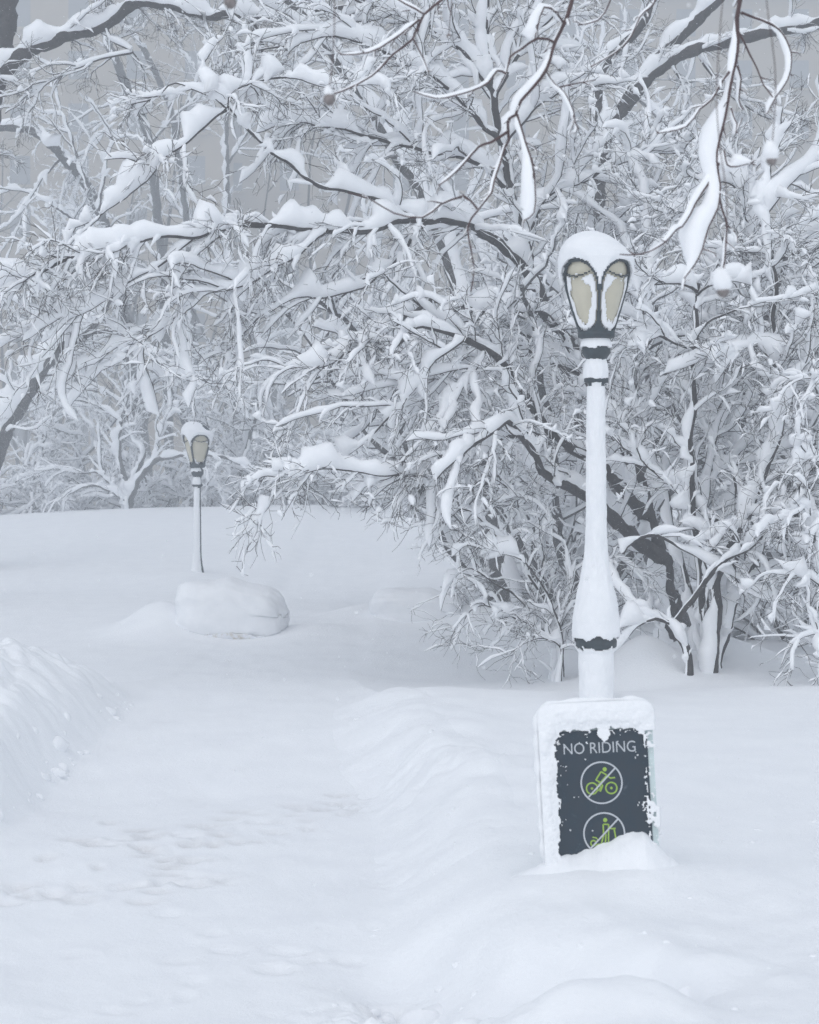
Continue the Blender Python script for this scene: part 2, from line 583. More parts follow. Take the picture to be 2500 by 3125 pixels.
def ploughed_bank():
    """broken, crumbly snow thrown up on the left of the path"""
    X, Y = np.meshgrid(np.linspace(-4.6, -1.75, 110), np.geomspace(7.3, 14.4, 260))
    z = ground_h(X, Y)
    wx = .25 * fbm(X * 2.3, Y * 2.3, 3, 201); wy = .25 * fbm(X * 2.3 + 9, Y * 2.3, 3, 203)
    big = cellbump((X + wx) * 2.6, (Y + wy) * 2.2, 205); mid = cellbump((X + wx) * 6.0, (Y + wy) * 5.0, 207); sm = cellbump((X + wx * .5) * 12, (Y + wy * .5) * 10, 209)
    left = -2.15 + .12 * fbm(Y * .6, Y * 0 + 3.1, 3, 5)
    lb = sstep(left + .22, left - .5, X) * sstep(7.6, 9.3, Y) * sstep(14.2, 12.9, Y) * sstep(-4.6, -4.0, X)
    patch = sstep(-.25, .35, fbm(X * .9, Y * .7, 2, 211) + .25)
    d = (.05 * big + .075 * mid * (.4 + .6 * patch) + .045 * sm * patch) * lb
    V, Q = grid_mesh_simple(X, Y, z - .02 + .035 * lb + d)
    o = link('ploughed_bank', mesh_np('ploughed_bank', V, Q), M_GROUND, ground)
    o['label'] = 'crumbly ploughed snow bank'


def grid_mesh_simple(X, Y, Z):
    n, m = X.shape
    idx = np.arange(n * m).reshape(n, m)
    return np.stack([X, Y, Z], -1).reshape(-1, 3), np.stack([idx[:-1, :-1], idx[:-1, 1:], idx[1:, 1:], idx[1:, :-1]], -1).reshape(-1, 4)


ploughed_bank()


def path_bank():
    """crumbled shoulder of the bank on the right of the path"""
    X, Y = np.meshgrid(np.linspace(-.75, .95, 84), np.geomspace(7.2, 13.9, 240))
    z = ground_h(X, Y)
    wx = .2 * fbm(X * 2.3, Y * 2.3, 3, 221); wy = .2 * fbm(X * 2.3 + 9, Y * 2.3, 3, 223)
    mid = cellbump((X + wx) * 5.0, (Y + wy) * 3.6, 227); sm = cellbump((X + wx) * 10, (Y + wy) * 8, 229)
    right = -.02 + .14 * fbm(Y * .9, Y * 0, 3, 8) - .45 * sstep(9.5, 12.5, Y)
    m = np.exp(-((X - right - .22) / .26) ** 2) * sstep(7.3, 8.3, Y) * sstep(13.8, 13.0, Y) * sstep(-.75, -.5, X) * sstep(.95, .75, X)
    pt = sstep(-.3, .3, fbm(X * 1.1, Y * .8, 2, 231))
    V, Q = grid_mesh_simple(X, Y, z - .02 + .03 * np.minimum(1, m * 3) + m * (.05 * mid * (.3 + .7 * pt) + .03 * sm * pt))
    o = link('crumbled_bank', mesh_np('crumbled_bank', V, Q), M_GROUND, ground)
    o['label'] = 'crumbled shoulder of the snow bank beside the path'


path_bank()

# ------------------------------------------------------------------ trees with packed snow


def parse(s):
    """'x,y,Y x,y ...' -> points; Y carries on when left out"""
    out, Y = [], 10
    for w in s.split():
        p = [float(v) for v in w.split(',')]
        if len(p) == 3:
            Y = p[2]
        out.append(at(p[0], p[1], Y))
    # spread missing depths evenly is not needed: traced depths are given at the turning points
    return np.array(out)


def parse_lerp(s):
    W = [[float(v) for v in w.split(',')] for w in s.split()]
    ks = [i for i, p in enumerate(W) if len(p) == 3]
    Ys = np.interp(range(len(W)), ks, [W[i][2] for i in ks])
    return np.array([at(W[i][0], W[i][1], Ys[i]) for i in range(len(W))])


def clumps(S, P0, R0, L0, rg, n, size, ref):
    """rounded and peaked lumps of snow caught on branches and in forks"""
    P, R, L = grow(P0, R0, L0, rg, n, (0, 25), (0.12 * size, 0.34 * size), (.003, .006), 9, 0.05, 1.0, 0.12, 0, (0, 0, 0), 1.0, 1.0)
    if not len(P):
        return
    P = P - (P[:, 4:5] - P[:, 0:1]) * 0.5
    t = np.linspace(-1, 1, 9)[None, :]
    skew = rg.uniform(-.7, .7, (len(P), 1))
    prof = np.sqrt(np.clip(1 - t * t, 0, 1)) * np.exp(-((t - skew) / rg.uniform(.35, 1.3, (len(P), 1))) ** 2) * (1 + .08 * rg.normal(size=(len(P), 9)))
    H = prof * size * rg.gamma(2.2, .027, (len(P), 1)).clip(.02, .13)
    R = np.maximum(R, 1e-4) * np.sqrt(np.clip(1 - t ** 4, 0, 1))
    S.add(*snow_tube(P, R, H, 6, ref, .36))


def limb_part(name, parent, origin, pts, r0, r1, rg, snow=0.06, d1=5.0, l1=(0.6, 1.5), n2=7, l2=(0.22, 0.65), n3=6, l3=(0.08, 0.30),
              twig=0.0032, load=1.0, up=0.0, bias=(0, 0, 0), tm=0.12, step=0.06, wood=None, twigmat=None, snowmat=None, kink=0.012, gaps=0.25, clump=2.0, ref=WIND, jagged=0.05, dmul=1.0, snowmul=1.0):
    """one limb (mesh) with its twigs and its snow as sub-parts"""
    snow = snow * snowmul
    P = catmull(pts, step)
    K = len(P)
    nz = rg.normal(size=(K, 3)) * kink * 2.2
    ker = np.array([1, 2, 3, 2, 1]) / 9.0
    nz = np.stack([np.convolve(np.pad(nz[:, j], 2), ker, 'valid') for j in range(3)], 1)
    nz[0] = 0
    P = P + nz
    L = np.linalg.norm(np.diff(P, axis=0), axis=1).sum()
    t = np.linspace(0, 1, K)
    R = (r0 + (r1 - r0) * t ** 0.8) * (1 + 0.10 * rg.normal(size=K).clip(-1.5, 1.5) * 0.6)
    W, T, S = Bag(), Bag(), Bag()
    PP, RR_, LL = P[None], R[None], np.array([L])
    W.add(*tube(PP, RR_, 9 if r0 > 0.05 else 7))
    H = snow * (0.15 + wobble(1, K, LL, rg, 0.5)) * taper_ends(K, 0.06)[None, :] * (0.65 + 0.35 * (R / max(r0, 1e-4))[None, :] ** 0.3)
    lowr = np.clip((wobble(1, K, LL, rg, 1.1) - gaps * 0.6) * 3, 0, 1)
    H = H * lowr
    jag = 1 + jagged * rg.normal(size=H.shape).clip(-2, 2)
    S.add(*snow_tube(PP, RR_, H * jag, 10, ref))
    # side branches
    P1, R1, L1 = grow(PP, RR_, LL, rg, d1 * dmul * L, (16, 58), l1, (twig * 1.4, twig * 3.0), 12, tm, 1.0, 0.17, up, bias, 0.4, 0.55)
    if len(P1):
        W.add(*tube(P1, R1, 4))
        H1 = load * 0.056 * (0.40 + 0.60 * wobble(len(P1), 12, L1, rg, 0.40)) * taper_ends(12, 0.07) * rg.gamma(4.0, 0.26, (len(P1), 1))
        S.add(*snow_tube(P1, R1 * 1.15, np.minimum(H1, 0.11), 6, ref))
        P2, R2, L2 = grow(P1, R1, L1, rg, n2, (18, 58), l2, (twig * 0.8, twig * 1.5), 7, 0.1, 1.0, 0.20, up * 0.7, np.array(bias) * 0.5, 0.45, 0.7)
        clumps(S, PP, RR_, LL, rg, 2.6 * L * min(load, 1.6) * (clump > 0), 1.55, ref)
        clumps(S, P1, R1, L1, rg, clump * 0.5 * load, 0.95, ref)
        if len(P2):
            T.add(*tube(P2, R2, 3))
            H2 = load * 0.017 * (0.40 + 0.7 * wobble(len(P2), 7, L2, rg, 0.30)) * taper_ends(7, 0.05) * rg.gamma(4.0, 0.26, (len(P2), 1))
            H2 = H2 * np.clip((wobble(len(P2), 7, L2, rg, 0.16) - 0.42) * 5, 0, 1.25)      # broken, clinging patches
            keep = rg.random(len(P2)) < 0.85
            S.add(*snow_tube(P2[keep], R2[keep] * 1.1, np.minimum(H2[keep], 0.04), 4, ref))
            clumps(S, P2, R2, L2, rg, clump * 0.22 * load, 0.6, ref)
            P3, R3, L3 = grow(P2, R2, L2, rg, n3, (18, 65), l3, (twig * 0.55, twig * 0.9), 4, 0.1, 1.0, 0.34, up * 0.5, (0, 0, 0), 0.6, 0.9)
            if len(P3):
                T.add(*tube(P3, R3, 3))
                keep = rg.random(len(P3)) < 0.10 * min(load, 1.5)
                H3 = load * 0.014 * wobble(len(P3), 4, L3, rg, 0.15) * np.array([0.5, 1, 0.9, 0.3]) * rg.gamma(1.5, 0.7, (len(P3), 1))
                S.add(*snow_tube(P3[keep], R3[keep] * 1.1, np.minimum(H3[keep], 0.03), 4, ref))
    lo = link(name, W.mesh(name, origin), wood or M_BARK, parent)
    if T.n:
        link('twigs', T.mesh('twigs', origin), twigmat or M_TWIG, lo)['kind'] = 'stuff'
    if S.n:
        link('snow_cover', S.mesh('snow_cover', origin), snowmat or M_TREESNOW, lo)['kind'] = 'stuff'
    return lo


def traced_tree(name, label, cat, root_px, limbs, seed, group=None, **kw):
    kw = dict(kw)
    rg = np.random.default_rng(seed)
    x, y, Y = root_px
    o = at(x, y, Y)
    o[2] = gz(o[0], o[1])
    t = thing(name, label, cat, tuple(o), group)
    for i, lb in enumerate(limbs):
        pts = parse_lerp(lb[0])
        k = dict(kw)
        if len(lb) > 3:
            k.update(lb[3])
        nm = k.pop('name', 'limb')
        if k.pop('ground', False):
            pts = np.vstack([[pts[0][0], pts[0][1], gz(pts[0][0], pts[0][1]) - 0.25], pts])
        limb_part(nm, t, o, pts, lb[1], lb[2], rg, **k)
    return t


TR = dict(name='trunk', ground=True)
# --- the large spreading tree behind the near lamp
main_limbs = [
    ("2050,1960,17 2030,1760 1985,1610,16.8 1880,1460 1790,1385,16.3 1700,1330 1640,1270,16 1560,1140 1480,1060,15.5 1420,1030 1300,1000,15.1 1210,1060", .105, .018, dict(TR, d1=3.0, snow=.09, tm=.4)),
    ("2030,1720,16.9 1930,1640 1850,1560,16.2 1750,1490 1660,1450,15.5 1590,1330 1540,1285,15 1460,1340 1390,1400,14.6 1330,1470", .085, .012, dict(snow=.12, d1=4)),
    ("2045,1850,17.3 1960,1500 1880,1290,17.4 1790,1150 1720,1020,17.4 1640,880 1600,720,17.3 1560,590 1535,450,17.2 1510,300 1490,120,17 1480,-120", .10, .03, dict(TR, d1=3.5, snow=.07, tm=.3, gaps=.9)),
    ("1640,880,17.4 1540,760 1420,690,16.6 1300,675 1150,690,15.8 1000,700 870,695,15.3 740,690 600,715,14.9 440,735 220,790,14.5 0,885 -120,930,14.2", .055, .010, dict(snow=.15, d1=5.5, l1=(.4, 1.05), up=-.14, bias=(-.3, -.2, -.5))),
    ("1720,1020,17.4 1640,955 1500,950,16.5 1410,930 1330,915,16 1240,960 1150,1030,15.4 1060,1080 960,1120,15 860,1125", .05, .008, dict(snow=.13, d1=5, up=-.1)),
    ("1300,675,16.2 1130,600 960,560,15.7 850,480 760,400,15.4 690,330 660,270,15.2 620,180", .032, .008, dict(snow=.11, d1=3, tm=.1, l1=(.3, .8))),
    ("690,335,15.3 600,410 520,470,15.1 430,560 330,640,15 200,700", .020, .006, dict(snow=.15, d1=3.5, up=-.1, l1=(.3, .8))),
    ("690,330,15.3 640,285 540,260,15.2 470,300 400,320", .012, .005, dict(snow=.10, d1=3, l1=(.2, .5))),
    ("690,300,15.3 780,250 900,240,15.4 1000,270 1120,260", .014, .006, dict(snow=.11, d1=3.5, l1=(.3, .7))),
    ("1560,590,17.3 1450,500 1330,470,16.8 1180,430 1030,390,16.3 900,370 780,400", .035, .008, dict(snow=.13, d1=7)),
    ("1535,450,17.2 1430,330 1300,220,16.7 1150,150 1000,110,16.2 850,140 760,150", .032, .007, dict(snow=.13, d1=7)),
    ("1510,300,17.1 1400,150 1250,60,16.7 1100,0 950,-80,16.3", .03, .008, dict(snow=.12, d1=7, l1=(.5, 1.2))),
    ("1600,720,17.3 1680,600 1800,540,16.8 1950,480,16.5 2080,470", .03, .007, dict(snow=.12, d1=6)),
    ("1535,450,17.2 1620,340 1700,270,17 1780,220,16.8", .03, .008, dict(snow=.12, d1=7)),
    ("1720,1020,17.4 1760,880 1850,720,17.5 1940,620,17.3 2020,560", .032, .007, dict(snow=.11, d1=6)),
    ("1510,300,17.1 1600,150 1700,40,17 1760,-80", .03, .01, dict(snow=.11, d1=7)),
    ("1790,1150,17.4 1650,1090 1540,1050,16.6 1420,1110 1330,1180,16 1240,1270", .03, .006, dict(snow=.12, d1=6, up=-.12)),
    ("1700,1330,16.2 1560,1330 1420,1390,15.4 1300,1440 1180,1450,14.8 1050,1440 930,1435,14.4 850,1455 830,1530", .03, .005, dict(snow=.14, d1=6, l1=(.3, .7), up=-.14)),
    ("1420,1030,15.2 1320,1120 1230,1230,15 1130,1330 1050,1390", .02, .005, dict(snow=.10, d1=6, up=-.1)),
    ("1300,675,16.2 1220,780 1120,860,15.8 1000,900 880,930,15.5 760,1000", .024, .006, dict(snow=.14, d1=6, up=-.12)),
    ("1000,700,15.5 900,780 780,850,15.2 640,900 500,1000,15 380,1100", .02, .005, dict(snow=.12, d1=6, up=-.12)),
    ("600,715,14.9 500,800 380,870,14.7 240,960 120,1050", .014, .005, dict(snow=.10, d1=6, up=-.12)),
    ("1480,1060,15.5 1400,1200 1350,1290,15.2 1330,1380 1320,1450", .016, .005, dict(snow=.06, d1=6, up=-.1)),
]
traced_tree('spreading_tree', 'large spreading tree behind the near lamp post, long snow-loaded limbs reaching left', 'tree', (2050, 1940, 17),
            main_limbs, 21, 'snow-laden trees near the lamps', load=1.3, n2=6.8, n3=2.6, twig=.0036, dmul=1.3, up=-.05, snowmul=1.6)

shrub_limbs = [
    ("2170,2010,15 2180,1900 2190,1780 2235,1660,15 2290,1550 2330,1450,15.1 2390,1270 2370,1130,15.2 2360,900 2340,650,15.3 2350,400", .055, .014, dict(TR, snow=.09, d1=4, tm=.3, gaps=.5)),
    ("2140,2000,15.3 2130,1700 2100,1500,15.2 2105,1400 2110,1200,15.2 2120,1050 2125,930,15.2 2130,860", .045, .026, dict(TR, snow=.05, d1=2.5, tm=.35, gaps=1.1)),
    ("2128,890,15.2 2080,872 2000,868,15 1930,885 1860,900,14.8", .018, .006, dict(snow=.20, d1=4)),
    ("2128,900,15.2 2165,865 2230,850,15.1 2300,870", .014, .005, dict(snow=.16, d1=4)),
    ("2118,1060,15.2 2060,1052 2010,1022,15 1960,1030 1900,1060", .014, .005, dict(snow=.15, d1=5)),
    ("2120,1045,15.2 2180,980 2260,945,15 2350,930", .014, .005, dict(snow=.13, d1=5)),
    ("2105,2060,14.8 2090,1980 2055,1910,14.8 2075,1870 2110,1830,14.8 2150,1770 2200,1720,14.7 2290,1660 2340,1625,14.7 2440,1570", .045, .012, dict(TR, snow=.05, d1=3, tm=.5, gaps=.9)),
    ("2055,1905,14.8 2000,1888 1950,1910,14.7 1900,1960", .022, .006, dict(snow=.06, d1=2)),
    ("2190,2010,15.4 2200,1900 2240,1720,15.4 2265,1650 2190,1590,15.3 2060,1480 1960,1400,15.2 1890,1330", .05, .010, dict(TR, snow=.10, d1=3, tm=.4)),
    ("1900,1690,14.9 1940,1645 2010,1625,14.9 2100,1680 2200,1740,14.9 2300,1800 2370,1850", .020, .006, dict(snow=.09, d1=3)),
    ("2140,1980,15.6 2110,1850 2050,1600,15.6 2000,1400 1960,1250,15.6 1930,1100 1900,950", .036, .009, dict(TR, snow=.09, d1=4, tm=.3)),
    ("2160,1990,15.6 2150,1700 2160,1500,15.7 2190,1300 2200,1100,15.7 2180,900 2200,720", .036, .009, dict(TR, snow=.09, d1=5, tm=.3)),
    ("2200,1990,15.2 2280,1750 2380,1550,15.2 2480,1430 2580,1300", .038, .010, dict(TR, snow=.09, d1=5, tm=.3)),
    ("2200,1990,15.8 2240,1500 2260,1200,15.9 2280,900 2300,650,16 2320,450", .036, .008, dict(TR, snow=.09, d1=6, tm=.3)),
    ("2390,1270,15.1 2440,1150 2500,1050,15.2 2580,980", .02, .006, dict(snow=.12, d1=6)),
    ("2370,1130,15.2 2300,1050 2240,1100,15 2180,1180", .016, .006, dict(snow=.12, d1=6)),
    ("2340,650,15.3 2420,560 2500,480,15.4 2580,420", .018, .006, dict(snow=.12, d1=7)),
    ("2300,650,16 2220,560 2130,600,15.9 2050,680", .018, .006, dict(snow=.13, d1=7)),
    ("2280,900,15.9 2380,800 2480,760,15.8 2580,740", .018, .006, dict(snow=.13, d1=7)),
]
traced_tree('many_stemmed_shrub', 'tall shrub with many dark stems rising from one clump, right of the near lamp post', 'shrub', (2150, 2040, 15.2),
            shrub_limbs, 33, 'snow-laden shrubs in the bed', load=1.25, n2=6.5, n3=3.2, l1=(.45, 1.1), twig=.0035, dmul=1.1, snowmul=1.4)

bush_limbs = [
    ("1700,1960,15.8 1640,1800 1540,1650,15.5 1430,1560 1380,1560,15.2 1340,1640", .020, .004, dict(TR)),
    ("1700,1960,15.8 1600,1850 1480,1760,15.4 1420,1740 1370,1800,15.2 1350,1860", .018, .004, dict(TR)),
    ("1700,1960,15.7 1560,1880 1450,1850,15.2 1410,1900 1390,1960", .016, .004, dict(TR)),
    ("1690,1960,15.9 1650,1700 1560,1500,15.7 1420,1420 1360,1450,15.4 1320,1530", .020, .004, dict(TR)),
    ("1700,1950,15.8 1750,1750 1700,1600,15.6 1600,1520 1500,1530", .016, .004, dict(TR)),
    ("1700,1960,15.6 1610,1960 1560,1985,15.1 1500,2010 1450,2040", .012, .003, dict(TR, snow=.03)),
    ("1710,1960,15.6 1680,1830 1600,1720,15.3 1500,1680 1430,1660,15 1380,1700", .016, .004, dict(TR)),
    ("1720,1960,15.9 1800,1800 1860,1700,15.8 1950,1750 2000,1850", .014, .004, dict(TR)),
]
traced_tree('twiggy_bush', 'low twiggy bush of fine arching stems, left of the near lamp post', 'bush', (1700, 1960, 15.8),
            bush_limbs, 45, 'snow-laden shrubs in the bed', load=.6, snow=.05, d1=4.8, l1=(.25, .65), n2=3.8, l2=(.15, .5), n3=2.2, tm=.25, twig=.0027, up=-.10, clump=.8)

edge_limbs = [
    ("2600,2090,14.3 2580,1850 2530,1650,14.3 2460,1560 2400,1600,14.1 2370,1690", .020, .004, dict(TR)),
    ("2600,2090,14.3 2560,1900 2500,1780,14.1 2430,1760 2380,1820,14 2370,1900", .018, .004, dict(TR)),
    ("2600,2090,14.4 2620,1800 2580,1500,14.5 2500,1400 2430,1420,14.3 2380,1500", .020, .004, dict(TR)),
    ("2600,2090,14.2 2540,1990 2480,1930,14 2420,1960 2390,2030", .014, .004, dict(TR)),
    ("2600,2090,14.4 2600,1600 2540,1250,14.6 2470,1150 2400,1180,14.5 2350,1260", .020, .004, dict(TR)),
    ("2600,2000,14.4 2560,1700 2500,1600,14.1 2470,1700 2460,1800", .014, .004, dict()),
]
traced_tree('drooping_shrub', 'drooping shrub with fine bare twigs at the right edge, beside the many-stemmed shrub', 'shrub', (2600, 2090, 14.3),
            edge_limbs, 57, 'snow-laden shrubs in the bed', load=.9, snow=.06, d1=6, l1=(.3, .8), n2=5, l2=(.2, .5), n3=2.5, tm=.3, twig=.0030, up=-.10)

# --- trees further back, left
traced_tree('old_tree', 'dark-trunked tree at the top left corner with one thick snow-topped limb', 'tree', (-190, 1560, 24), [
    ("-190,1560,24 -120,900 -60,480,24 -5,230 18,60 40,-250", .20, .15, dict(TR, d1=.6, snow=.02)),
    ("10,230,24 60,165 180,115,23.8 310,75 390,20,23.6 470,8 560,25,23.5 640,45 760,45,23.3 870,55 950,38,23.2 1060,20", .125, .035, dict(snow=.20, d1=4, gaps=0)),
    ("320,75,23.7 350,130 400,160,23.6 300,180 200,220 100,290,23.5 20,350", .03, .008, dict(snow=.06, d1=4)),
    ("760,45,23.3 790,110 800,180,23.3 830,230", .05, .02, dict(snow=.04, d1=4)),
    ("560,25,23.5 600,90 650,160,23.4 640,240", .02, .006, dict(snow=.03, d1=5)),
    ("400,15,23.6 440,-60 500,-160", .05, .02, dict(snow=.08, d1=3)),
], 61, 'trees behind the lawn', load=.7, n2=7, n3=5, l1=(.5, 1.3), twig=.0042, up=-.05)

traced_tree('bowed_tree', 'bowed tree with an arching trunk bent to the left edge under snow', 'tree', (430, 1515, 56), [
    ("430,1515,56 400,1100 340,760,44 270,575 190,480,36 110,405 0,385,35.5 -80,380", .17, .09, dict(TR, snow=.22, d1=2.2, tm=.3, gaps=.1)),
    ("340,760,44 270,700 180,640,36 90,590 0,575,35.5", .06, .015, dict(snow=.16, d1=3)),
    ("270,575,36 220,430 180,300,36 160,200", .05, .01, dict(snow=.06, d1=4)),
    ("300,640,36.5 330,480 370,380,36.5 420,300", .04, .01, dict(snow=.06, d1=4)),
    ("395,1000,50 330,900 200,880,44 80,900 -20,930", .05, .012, dict(snow=.15, d1=4)),
    ("398,1050,50 560,900 640,820,46 760,800", .05, .012, dict(snow=.15, d1=4)),
    ("190,480,36 120,560 60,680,35.5 20,800", .03, .01, dict(snow=.08, d1=4)),
], 67, 'trees behind the lawn', wood=M_FARBARK, twigmat=M_HAZETWIG, load=1.5, dmul=.6, n2=4.5, n3=2.4, l1=(.7, 1.8), l2=(.3, .8), l3=(.12, .4), twig=.006)

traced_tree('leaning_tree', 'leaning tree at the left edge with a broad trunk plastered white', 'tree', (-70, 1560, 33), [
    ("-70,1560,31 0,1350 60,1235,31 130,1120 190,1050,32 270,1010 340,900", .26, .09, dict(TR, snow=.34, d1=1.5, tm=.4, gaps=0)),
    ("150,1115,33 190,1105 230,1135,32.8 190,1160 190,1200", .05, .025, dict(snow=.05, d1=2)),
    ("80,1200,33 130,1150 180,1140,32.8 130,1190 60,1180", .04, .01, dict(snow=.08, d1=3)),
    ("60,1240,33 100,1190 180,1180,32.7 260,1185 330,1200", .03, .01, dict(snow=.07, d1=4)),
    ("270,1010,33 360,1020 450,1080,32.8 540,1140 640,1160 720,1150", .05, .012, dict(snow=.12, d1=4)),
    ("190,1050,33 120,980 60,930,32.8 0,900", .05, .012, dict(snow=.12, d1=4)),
], 71, 'trees behind the lawn', wood=M_FARBARK, twigmat=M_HAZETWIG, load=1.5, n2=5, n3=3, l1=(.6, 1.6), l2=(.3, .7), l3=(.1, .35), twig=.0055, up=-.06)

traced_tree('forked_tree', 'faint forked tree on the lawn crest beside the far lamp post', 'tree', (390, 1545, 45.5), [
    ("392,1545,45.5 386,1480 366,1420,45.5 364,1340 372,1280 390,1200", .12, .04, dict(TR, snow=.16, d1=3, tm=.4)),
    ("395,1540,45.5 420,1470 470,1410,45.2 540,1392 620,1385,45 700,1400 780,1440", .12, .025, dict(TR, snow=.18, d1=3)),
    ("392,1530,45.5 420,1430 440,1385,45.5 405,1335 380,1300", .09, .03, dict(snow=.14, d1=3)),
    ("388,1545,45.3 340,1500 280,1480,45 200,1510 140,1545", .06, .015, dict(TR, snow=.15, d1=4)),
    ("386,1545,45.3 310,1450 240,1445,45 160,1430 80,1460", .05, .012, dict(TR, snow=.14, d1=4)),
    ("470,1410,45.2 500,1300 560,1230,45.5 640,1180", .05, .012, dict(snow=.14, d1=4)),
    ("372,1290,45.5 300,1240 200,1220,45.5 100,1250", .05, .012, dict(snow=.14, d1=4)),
], 77, 'trees behind the lawn', wood=M_FARBARK, twigmat=M_HAZETWIG, load=1.6, n2=5, n3=2.5, l1=(.7, 1.9), l2=(.3, .9), l3=(.15, .4), twig=.0065)

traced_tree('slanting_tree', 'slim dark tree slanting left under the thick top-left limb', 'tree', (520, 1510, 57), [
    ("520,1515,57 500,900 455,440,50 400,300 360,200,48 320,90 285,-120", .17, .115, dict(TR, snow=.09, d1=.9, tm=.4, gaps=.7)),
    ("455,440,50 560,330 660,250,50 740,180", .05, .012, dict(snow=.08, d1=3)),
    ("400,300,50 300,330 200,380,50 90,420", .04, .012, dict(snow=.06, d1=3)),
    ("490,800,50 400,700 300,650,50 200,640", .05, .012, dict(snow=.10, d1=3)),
], 83, 'trees behind the lawn', wood=M_FARBARK, twigmat=M_HAZETWIG, load=.7, n2=6, n3=2.5, l1=(.8, 2), l2=(.3, .9), l3=(.15, .4), twig=.0062)

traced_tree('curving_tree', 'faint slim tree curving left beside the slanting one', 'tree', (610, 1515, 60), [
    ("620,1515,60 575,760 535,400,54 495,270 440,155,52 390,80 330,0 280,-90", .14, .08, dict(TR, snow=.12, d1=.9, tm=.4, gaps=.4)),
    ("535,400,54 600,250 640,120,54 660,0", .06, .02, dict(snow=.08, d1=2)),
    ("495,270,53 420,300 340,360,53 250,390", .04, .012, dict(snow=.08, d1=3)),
], 89, 'trees behind the lawn', wood=M_FARBARK, twigmat=M_HAZETWIG, load=.8, n2=6, n3=2.5, l1=(.8, 2), l2=(.3, .9), l3=(.15, .4), twig=.0066)

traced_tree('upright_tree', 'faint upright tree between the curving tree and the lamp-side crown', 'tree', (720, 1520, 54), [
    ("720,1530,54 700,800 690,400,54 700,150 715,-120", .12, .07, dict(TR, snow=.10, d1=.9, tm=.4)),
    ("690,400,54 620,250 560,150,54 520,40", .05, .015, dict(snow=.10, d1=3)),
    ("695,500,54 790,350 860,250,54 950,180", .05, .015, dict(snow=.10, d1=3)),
], 91, 'trees behind the lawn', wood=M_FARBARK, twigmat=M_HAZETWIG, load=.9, n2=6, n3=2.5, l1=(.8, 2), l2=(.3, .9), l3=(.15, .4), twig=.007)

traced_tree('diagonal_tree', 'tree with thick diagonal trunk at the top right behind the hanging branches', 'tree', (1760, 1520, 25), [
    ("1760,1530,25 1800,900 1840,450,25 1900,330 1980,240,25 2050,180 2130,150,25 2250,120 2400,90,25 2580,60", .17, .085, dict(TR, snow=.12, d1=1.5, tm=.4, gaps=.4)),
    ("1900,330,25 1960,240 2040,140,25.2 2120,70 2230,-40", .12, .09, dict(snow=.12, d1=1.0, gaps=.5)),
    ("1840,450,25 1820,300 1850,180,25.3 1950,90 2010,-40", .11, .06, dict(snow=.10, d1=1.5, gaps=.6)),
    ("2130,150,25 2200,260 2300,340,25 2420,380", .04, .012, dict(snow=.07, d1=4)),
    ("2050,180,25 2100,300 2130,400,25 2180,480", .03, .01, dict(snow=.05, d1=4)),
], 95, 'trees behind the lawn', load=.9, n2=6, n3=5, l1=(.5, 1.5), twig=.0045)

# --- background trees: three kinds, copied


